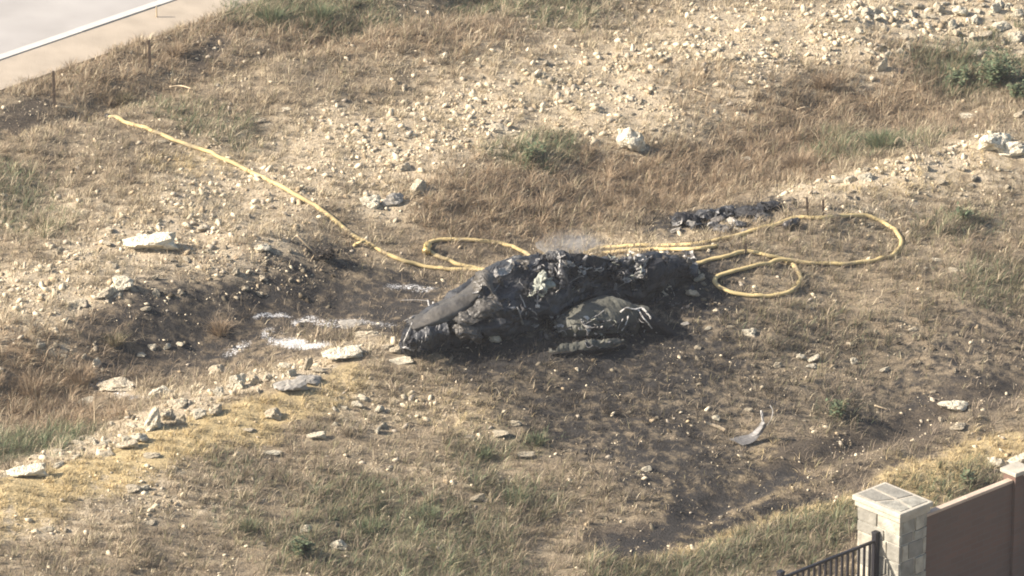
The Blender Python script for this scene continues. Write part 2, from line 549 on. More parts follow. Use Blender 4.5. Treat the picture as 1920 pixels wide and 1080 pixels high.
Z['ash'] = zone([
    ([(512, 628), (555, 642)], 0.06, 0.75), ([(560, 636), (592, 650)], 0.16, 1.0), ([(470, 610), (500, 600)], 0.05, 0.6), ([(490, 605), (530, 597)], 0.07, 0.8), ([(560, 615), (590, 610)], 0.07, 0.8),
    ([(640, 605), (720, 610)], 0.12, 0.42), ([(180, 708), (290, 745)], 0.10, 0.5), ([(420, 650), (470, 640)], 0.08, 0.4), ([(600, 600), (630, 615)], 0.08, 0.5), ([(750, 540), (780, 548)], 0.12, 0.5),
])
ROADM = sstep(-0.62, -0.48, wroad(XX, YY) + 0.12 * perlin(XX * 3, YY * 3, 77))
for k in Z:
    Z[k] = np.clip(Z[k], 0, 1)


def samp(name_or_arr, x, y):
    a = Z[name_or_arr] if isinstance(name_or_arr, str) else name_or_arr
    i = np.clip(((y - GY0) / GC + 0.5).astype(int), 0, a.shape[0] - 1)
    j = np.clip(((x - GX0) / GC + 0.5).astype(int), 0, a.shape[1] - 1)
    return a[i, j]


# ------------------------------------------------------------------ the ground: one sheet out to the horizon
ext = np.cumsum(0.06 * 1.28 ** np.arange(1, 40))
ext = ext[ext < 5000]
vx = np.concatenate([GX0 - ext[::-1], gx, gx[-1] + ext])
vy = np.concatenate([GY0 - ext[::-1], gy, gy[-1] + ext])
VX, VY = np.meshgrid(vx, vy)
VZ = height(VX, VY)
ny, nx = VX.shape
verts = np.stack([VX.ravel(), VY.ravel(), VZ.ravel()], 1)
ii, jj = np.meshgrid(np.arange(ny - 1), np.arange(nx - 1), indexing='ij')
a0 = (ii * nx + jj).ravel()
tris = np.concatenate([np.stack([a0, a0 + 1, a0 + nx + 1], 1), np.stack([a0, a0 + nx + 1, a0 + nx], 1)])
gme = fastmesh('ground', verts, tris)
for k in Z:
    at_ = gme.attributes.new('z_' + k, 'FLOAT', 'POINT')
    vals = samp(k, VX, VY)
    far = (VX < GX0) | (VX > GX1) | (VY < GY0) | (VY > GY1)
    vals = np.where(far, 0.0, vals)
    at_.data.foreach_set('value', vals.ravel().astype(np.float32))

gm = bpy.data.materials.new('hillside_soil')
gm.use_nodes = True
nt = gm.node_tree
bs = nt.nodes['Principled BSDF']
bs.inputs['Roughness'].default_value = 0.95
bs.inputs['Specular IOR Level'].default_value = 0.15
geo = nt.nodes.new('ShaderNodeNewGeometry')


def gnoise(scale, detail=5, rough=0.6):
    n = nt.nodes.new('ShaderNodeTexNoise')
    n.inputs['Scale'].default_value = scale
    n.inputs['Detail'].default_value = detail
    n.inputs['Roughness'].default_value = rough
    nt.links.new(geo.outputs['Position'], n.inputs['Vector'])
    return n


n_big, n_mid, n_fine = gnoise(1.2), gnoise(7), gnoise(38, 4, 0.7)


def mixc(fac, a, b):
    m = nt.nodes.new('ShaderNodeMix')
    m.data_type = 'RGBA'
    for s, v in (('Factor', fac), ('A', a), ('B', b)):
        if hasattr(v, 'default_value') or hasattr(v, 'links'):
            nt.links.new(v, m.inputs[s])
        else:
            m.inputs[s].default_value = (*v, 1) if isinstance(v, tuple) else v
    return m.outputs['Result']


def mrange(v, a, b, c=0.0, d=1.0):
    r = nt.nodes.new('ShaderNodeMapRange')
    r.inputs['From Min'].default_value = a
    r.inputs['From Max'].default_value = b
    r.inputs['To Min'].default_value = c
    r.inputs['To Max'].default_value = d
    nt.links.new(v, r.inputs['Value'])
    return r.outputs[0]


def zfac(name, k=0.5, nz=None):
    a = nt.nodes.new('ShaderNodeAttribute')
    a.attribute_name = 'z_' + name
    ad = nt.nodes.new('ShaderNodeMath')
    ad.operation = 'MULTIPLY_ADD'
    nt.links.new(mrange((nz or n_mid).outputs['Fac'], 0.3, 0.7, -k, k), ad.inputs[0])
    ad.inputs[1].default_value = 1.0
    nt.links.new(a.outputs['Fac'], ad.inputs[2])
    gt = nt.nodes.new('ShaderNodeMath')
    gt.operation = 'MULTIPLY'
    nt.links.new(mrange(ad.outputs[0], 0.25, 0.85), gt.inputs[0])
    nt.links.new(mrange(a.outputs['Fac'], 0.02, 0.3), gt.inputs[1])
    return gt.outputs[0]


col = mixc(mrange(n_big.outputs['Fac'], 0.35, 0.65), (0.195, 0.158, 0.105), (0.275, 0.22, 0.145))
col = mixc(mrange(n_mid.outputs['Fac'], 0.45, 0.7), col, (0.32, 0.265, 0.18))
col = mixc(zfac('rust'), col, (0.21, 0.155, 0.095))
col = mixc(zfac('green'), col, (0.16, 0.15, 0.09))
col = mixc(zfac('gold', 0.3), col, (0.45, 0.355, 0.19))
col = mixc(zfac('pale', 0.6), col, (0.45, 0.375, 0.26))
col = mixc(zfac('wet_dark', 0.5), col, (0.095, 0.078, 0.058))
col = mixc(zfac('char', 0.55), col, (0.042, 0.039, 0.035))
col = mixc(zfac('ash', 0.7, n_fine), col, (0.66, 0.65, 0.61))
fv = mrange(n_fine.outputs['Fac'], 0.3, 0.7, 0.62, 1.38)
mul = nt.nodes.new('ShaderNodeVectorMath')
mul.operation = 'SCALE'
nt.links.new(col, mul.inputs[0])
nt.links.new(fv, mul.inputs['Scale'])
nt.links.new(mul.outputs[0], bs.inputs['Base Color'])
bp = nt.nodes.new('ShaderNodeBump')
bp.inputs['Strength'].default_value = 0.9
bp.inputs['Distance'].default_value = 0.03
nt.links.new(n_fine.outputs['Fac'], bp.inputs['Height'])
nt.links.new(bp.outputs[0], bs.inputs['Normal'])
ground = link('ground', gme, gm, smooth=True)
ground['kind'] = 'structure'
ground['label'] = 'sloping hillside of dry soil with a low berm and a gully'

# ------------------------------------------------------------------ road, kerb and verge (upper left)


def strip(name, w0, w1, s0, s1, z0, z1, m, n=60, base=None):
    """long strip along the road direction; base gives a solid body down to that height"""
    V, F = [], []
    for i in range(n + 1):
        s = s0 + (s1 - s0) * i / n
        pa, pb = from_road(w0, s), from_road(w1, s)
        V += [(*pa, z0), (*pb, z1)]
        if base is not None:
            V += [(*pb, base), (*pa, base)]
    k = 4 if base is not None else 2
    for i in range(n):
        a, b = i * k, (i + 1) * k
        if k == 2:
            F.append((a, b, b + 1, a + 1))
        else:
            for j in range(4):
                F.append((a + j, b + j, b + (j + 1) % 4, a + (j + 1) % 4))
    if k == 4:
        F += [(3, 2, 1, 0), (n * 4, n * 4 + 1, n * 4 + 2, n * 4 + 3)]
    return pymesh(name, V, F)


road = link('road', strip('road', 0.13, 12, -60, 80, ZROAD - 0.10, ZROAD - 0.02, M['concrete']), M['concrete'])
road['kind'] = 'structure'
verge = link('pavement', strip('pavement', -0.66, -0.003, -60, 80, ZROAD - 0.08, ZROAD + 0.012, M['verge'], base=ZROAD - 0.4), M['verge'])
verge['kind'] = 'structure'
kerb = bpy.data.objects.new('kerb', None)
COL.objects.link(kerb)
kerb['kind'] = 'structure'
kbm = strip('kerb_stone', 0, 0.13, 0, 1.49, 0.03, 0.035, None, n=1, base=-0.3)
kbm['local'] = 1
kbm.materials.append(M['kerb'])
for i in range(-8, 20):
    o = bpy.data.objects.new('kerb_stone', kbm)
    COL.objects.link(o)
    o.parent = kerb
    p0 = from_road(0, 0)
    p1 = from_road(0, i * 1.5)
    o.location = (p1[0] - p0[0] + 0, p1[1] - p0[1], ZROAD + random.uniform(-0.004, 0.004))

# ------------------------------------------------------------------ view bounds helper


def inview(x, y, margin=160):
    z = height(x, y)
    rel = np.stack([x - CAM[0], y - CAM[1], z - CAM[2]], 1)
    f = np.array([0, math.cos(PITCH), -math.sin(PITCH)])
    up = np.array([0, math.sin(PITCH), math.cos(PITCH)])
    d = rel @ f
    px = 960 + rel[:, 0] / d * DIST / WIDTH * 1920
    py = 540 - (rel @ up) / d * DIST / WIDTH * 1920
    return (px > -margin) & (px < 1920 + margin) & (py > -margin) & (py < 1080 + margin), px, py


NOGRASS = []                                     # (x, y, r) discs kept free

# ------------------------------------------------------------------ gravel (stuff)


def base_rock(seed, sub=1, nplanes=9, flat=0.75):
    r = random.Random(seed)
    bm = bmesh.new()
    bmesh.ops.create_icosphere(bm, subdivisions=sub, radius=1.0)
    planes = []
    for _ in range(nplanes):
        d = Vector((r.gauss(0, 1), r.gauss(0, 1), r.gauss(0, 1))).normalized()
        planes.append((d, r.uniform(0.42, 0.85)))
    for v in bm.verts:
        d = v.co.normalized()
        rad = 1.15
        for n, h in planes:
            c = d.dot(n)
            if c > 0.05:
                rad = min(rad, h / c)
        rad *= 1 + 0.025 * r.uniform(-1, 1)
        if sub > 1:
            rad *= 1 + 0.30 * mnoise.noise(d * 2.1 + Vector((seed, 0, 0))) + 0.12 * mnoise.noise(d * 5.5 + Vector((0, seed, 0)))
        v.co = Vector((d.x * rad, d.y * rad * 0.85, d.z * rad * flat))
    me = bpy.data.meshes.new('rock')
    bm.to_mesh(me)
    bm.free()
    return me


def scatter_gravel():
    N = 650000
    x = rng.uniform(GX0 + 0.2, GX1 - 0.2, N)
    y = rng.uniform(GY0 + 0.2, GY1 - 0.2, N)
    vis, _, _ = inview(x, y, 130)
    x, y = x[vis], y[vis]
    pale, char, gold, rust, wet_dark, green = [samp(k, x, y) for k in ('pale', 'char', 'gold', 'rust', 'wet_dark', 'green')]
    clump = 0.5 + 0.9 * perlin(x * 1.7, y * 1.7, 21)
    den = (0.10 + 0.10 * sstep(0.5, -1.0, wcoord(x, y))) * np.clip(clump, 0, 1) + 0.72 * pale ** 1.3 * np.clip(0.45 + 0.8 * perlin(x * 2.2, y * 2.2, 22), 0.05, 1)
    den *= np.clip(0.35 + 1.1 * (perlin(x * 0.8, y * 1.1, 24) + 0.35), 0.3, 1.25)
    den *= (1 - 0.5 * gold) * (1 - 0.5 * rust) * (1 - 0.45 * green) * (1 - samp(ROADM, x, y))
    den *= 1 - 0.2 * char
    hill = sstep(2.5, 3.5, wcoord(x, y))
    den += 0.06 * hill
    k = rng.random(len(x)) < den
    x, y, pale, char = x[k], y[k], pale[k], char[k]
    n = len(x)
    size = np.clip(0.0078 * (1 - rng.random(n)) ** -0.48, 0.0078, 0.05)
    size *= 0.85 + 0.45 * pale
    bases = []
    for s in range(6):
        me = base_rock(100 + s, 1 if s < 0 else 1, 7, 0.7)
        # octahedron-like stones: few triangles
        bm = bmesh.new()
        bmesh.ops.create_icosphere(bm, subdivisions=1, radius=1.0)
        r = random.Random(s)
        vs_ = []
        keep = [v.co.copy() for v in bm.verts]
        fs = [[v.index for v in f.verts] for f in bm.faces]
        for c in keep:
            q = c * r.uniform(0.55, 1.25)
            vs_.append((q.x * 1.1, q.y * r.uniform(0.6, 0.9), q.z * 0.6))
        bases.append((np.array(vs_), np.array(fs)))
        bm.free()
        bpy.data.meshes.remove(me)
    which = rng.integers(0, 6, n)
    ang = rng.uniform(0, 2 * np.pi, n)
    z = height(x, y)
    cream = np.array([0.60, 0.515, 0.36])
    tan = np.array([0.38, 0.30, 0.19])
    grey = np.array([0.40, 0.345, 0.26])
    t = rng.random(n)
    colr = np.where((t < 0.62)[:, None], cream, np.where((t < 0.8)[:, None], tan, grey))
    colr = colr * rng.uniform(0.75, 1.12, n)[:, None]
    sooty = (char > 0.35) & (rng.random(n) < 0.55)
    colr = np.where(sooty[:, None], colr * 0.25, colr)
    V, T, C = [], [], []
    off = 0
    for b in range(6):
        m_ = which == b
        bv, bf = bases[b]
        k_ = int(m_.sum())
        ca, sa = np.cos(ang[m_]), np.sin(ang[m_])
        s_ = size[m_]
        px_ = bv[None, :, 0] * (s_ * 1.15)[:, None]
        py_ = bv[None, :, 1] * s_[:, None]
        pz_ = bv[None, :, 2] * s_[:, None]
        wx = px_ * ca[:, None] - py_ * sa[:, None] + x[m_][:, None]
        wy = px_ * sa[:, None] + py_ * ca[:, None] + y[m_][:, None]
        til = rng.normal(0, 0.45, k_)
        wz = pz_ + px_ * til[:, None] + (z[m_] + s_ * 0.12)[:, None]
        V.append(np.stack([wx, wy, wz], 2).reshape(-1, 3))
        T.append((bf[None] + (np.arange(k_) * len(bv))[:, None, None] + off).reshape(-1, 3))
        C.append(np.repeat(colr[m_], len(bv), 0))
        off += k_ * len(bv)
    me = fastmesh('gravel', np.vstack(V), np.vstack(T), np.vstack(C))
    o = link('gravel', me, M['gravel'])
    tag(o, 'loose pale limestone chips and gravel strewn over the slope', 'gravel', kind='stuff')
    return n


NG = scatter_gravel()

# ------------------------------------------------------------------ grass (stuff)


def blades(x, y, length, width, lean, leandir, colr, droop=0.35, zoff=None):
    n = len(x)
    z = height(x, y) - 0.01 if zoff is None else zoff
    fa = rng.uniform(0, 2 * np.pi, n)
    wx, wy = np.cos(fa) * width * 0.5, np.sin(fa) * width * 0.5
    lx, ly = np.cos(leandir) * np.sin(lean), np.sin(leandir) * np.sin(lean)
    lz = np.cos(lean)
    mx, my, mz = x + lx * length * 0.55, y + ly * length * 0.55, z + lz * length * 0.6
    tx = x + lx * length * (1 + droop)
    ty = y + ly * length * (1 + droop)
    tz = z + lz * length * (1 - droop * 0.3)
    V = np.stack([
        np.stack([x - wx, y - wy, z], 1), np.stack([x + wx, y + wy, z], 1),
        np.stack([mx - wx * 0.7, my - wy * 0.7, mz], 1), np.stack([mx + wx * 0.7, my + wy * 0.7, mz], 1),
        np.stack([tx, ty, tz], 1)], 1).reshape(-1, 3)
    base = (np.arange(n) * 5)[:, None]
    T = np.concatenate([base + np.array([[0, 1, 3]]), base + np.array([[0, 3, 2]]), base + np.array([[2, 3, 4]])], 1).reshape(-1, 3)
    return V, T, np.repeat(colr, 5, 0)


PAL = {
    'tan': (0.31, 0.25, 0.172), 'dun': (0.21, 0.172, 0.125), 'gold': (0.50, 0.405, 0.225), 'rust': (0.285, 0.215, 0.14),
    'green': (0.135, 0.17, 0.095), 'pale': (0.50, 0.43, 0.295), 'burnt': (0.06, 0.052, 0.042), 'olive': (0.20, 0.182, 0.105),
}
PAL = {k: np.array(v) for k, v in PAL.items()}


def scatter_grass():
    N = 2500000
    x = rng.uniform(GX0 + 0.2, GX1 - 0.2, N)
    y = rng.uniform(GY0 + 0.2, GY1 - 0.2, N)
    vis, _, _ = inview(x, y, 130)
    x, y = x[vis], y[vis]
    # gather into tufts: pull towards jittered cell centres
    cell = 0.17
    cxn, cyn = np.floor(x / cell), np.floor(y / cell)
    h1 = np.modf(np.abs(np.sin(cxn * 127.1 + cyn * 311.7) * 43758.5))[0]
    h2 = np.modf(np.abs(np.sin(cxn * 269.5 + cyn * 183.3) * 43758.5))[0]
    h3 = np.modf(np.abs(np.sin(cxn * 419.2 + cyn * 71.9) * 43758.5))[0]
    pull = rng.random(len(x)) ** 0.8 * 0.62
    tx_, ty_ = (cxn + h1) * cell, (cyn + h2) * cell
    x = x * (1 - pull) + tx_ * pull
    y = y * (1 - pull) + ty_ * pull
    zz = {k: samp(k, x, y) for k in Z}
    big = perlin(x * 0.9, y * 0.9, 31)
    den = 0.47 + 0.40 * big + 0.18 * perlin(x * 2.6, y * 2.6, 35)
    den = den * (1 - 0.40 * zz['pale']) + 0.45 * zz['gold'] + 0.45 * zz['green'] + 0.22 * zz['rust']
    den = den * (1 - 0.93 * zz['wet_dark']) * (1 - 0.62 * zz['char']) * (1 - zz['ash'])
    den *= 0.5 + 0.9 * h3
    den = den * (1 - samp(ROADM, x, y))
    free = np.zeros(XX.shape)
    for (ax, ay, ar) in NOGRASS:
        i0, j0, k_ = int((ay - GY0) / GC), int((ax - GX0) / GC), int(ar / GC) + 2
        sl2 = (slice(max(0, i0 - k_), i0 + k_ + 1), slice(max(0, j0 - k_), j0 + k_ + 1))
        free[sl2] = np.maximum(free[sl2], ((XX[sl2] - ax) ** 2 + (YY[sl2] - ay) ** 2 < ar * ar))
    den = den * (1 - samp(free, x, y))
    k = rng.random(len(x)) < np.clip(den, 0, 1) * 0.92
    x, y, h3 = x[k], y[k], h3[k]
    dxc, dyc = x - tx_[k], y - ty_[k]
    zz = {q: v[k] for q, v in zz.items()}
    n = len(x)
    L = 0.05 + 0.085 * rng.random(n) + 0.05 * h3
    L = L * (0.7 + 0.6 * np.modf(h3 * 3.7)[0])
    L = L * (1 + 0.6 * zz['rust'] + 0.7 * zz['green'] - 0.45 * zz['gold'] - 0.3 * zz['char'] - 0.25 * zz['pale'])
    wl = wcoord(x, y)
    lawn = sstep(-6.2, -7.2, wl)
    L = L * (1 - 0.35 * lawn)
    tall = sstep(6.4, 7.4, wl)
    L = L * (1 - 0.1 * tall)
    wd = 0.0045 + 0.0055 * rng.random(n)
    lean = np.abs(rng.normal(0.55, 0.35, n)) + 0.35 * (rng.random(n) < 0.25)
    lean = np.clip(lean, 0, 1.4)
    ld = np.arctan2(dyc, dxc) + rng.normal(0, 0.9, n)
    wind = rng.random(n) < 0.45
    ld = np.where(wind, rng.normal(0.3, 0.7, n), ld)
    # colour
    t = rng.random(n)
    c = np.where((t < 0.45)[:, None], PAL['tan'], np.where((t < 0.70)[:, None], PAL['dun'], np.where((t < 0.88)[:, None], PAL['pale'], PAL['olive'])))

    def ov(mask, key, p):
        nonlocal c
        m_ = rng.random(n) < mask * p
        c = np.where(m_[:, None], PAL[key], c)
    ov(zz['pale'], 'pale', 0.6)
    ov(zz['rust'], 'rust', 0.6)
    ov(zz['gold'], 'gold', 0.85)
    ov(zz['green'], 'green', 0.7)
    ov(zz['green'], 'olive', 0.25)
    fgm = sstep(0.3, -0.8, wl) * (1 - zz['gold'])
    ov(fgm * 0.5, 'olive', 0.45)
    ov(fgm * 0.5, 'dun', 0.5)
    ov(np.clip(zz['char'] * 1.3, 0, 1), 'burnt', 0.85)
    ov(zz['wet_dark'], 'dun', 0.6)
    tuftv = 0.7 + 0.6 * np.modf(h3 * 7.13)[0]
    c = c * (rng.uniform(0.8, 1.2, n) * tuftv)[:, None]
    c = c * (1 + 0.1 * perlin(x * 2, y * 2, 33))[:, None]
    V, T, C = blades(x, y, L, wd, lean, ld, c)
    gr = zz['green'] > 0.45
    sel5 = np.repeat(gr, 5)

    def sub(m_):
        idx = np.where(m_)[0]
        vi = (idx[:, None] * 5 + np.arange(5)[None]).ravel()
        nb = len(idx)
        base = (np.arange(nb) * 5)[:, None]
        T_ = np.concatenate([base + np.array([[0, 1, 3]]), base + np.array([[0, 3, 2]]), base + np.array([[2, 3, 4]])], 1).reshape(-1, 3)
        return V[vi], T_, C[vi]
    o = link('dry_grass', fastmesh('dry_grass', *sub(~gr)), M['grass'])
    tag(o, 'short dry tan grass and straw covering the slope', 'grass', kind='stuff')
    o = link('green_grass', fastmesh('green_grass', *sub(gr)), M['grass'])
    tag(o, 'patches of green grass among the dry straw', 'grass', kind='stuff')
    return n


# ------------------------------------------------------------------ rocks
ROCKS = [base_rock(s + 20, 3, 7 + s % 3, 0.85) for s in range(10)]
for r_ in ROCKS:
    r_['local'] = 1
ROCKMESH = {}


def rock_mesh(v, mk):
    if (v, mk) not in ROCKMESH:
        me = ROCKS[v % 10].copy()
        me.materials.append(M[mk])
        ROCKMESH[(v, mk)] = me
    return ROCKMESH[(v, mk)]


def rock(px, py, wpx, hpx, label, mk='lime', v=0, rz=0.0, tilt=0.0, group=None, name='rock', depth=0.75, xy=None, size=None):
    """rock whose middle sits at the pixel, wpx wide and hpx high in the photo"""
    if xy is None:
        p = P(px, py + hpx * 0.38)
        x, y = float(p[0]), float(p[1])
        a = wpx / 150 / 2
        # visible height = z extent * cos + depth * sin
        b = max((0.5 if hpx > 0.45 * wpx else 0.28) * a, (hpx / 150 - 1.4 * a * depth * 0.37) / 0.93 / 1.5) / 0.85
    else:
        x, y = xy
        a = size
        b = size
    o = bpy.data.objects.new(name, rock_mesh(v, mk))
    COL.objects.link(o)
    o.scale = (a * 1.25, a * depth * 1.3, b)
    o.rotation_euler = (tilt, tilt * 0.6, rz)
    o.location = (x, y, hz(x, y) + b * 0.85 * (0.5 if hpx > 0.45 * wpx else 0.36))
    NOGRASS.append((x, y, a * 1.1 + 0.03))
    NOGRASS.append((x, y - a * 0.9, a * 0.8 + 0.03))
    tag(o, label, 'rock', group)
    return o


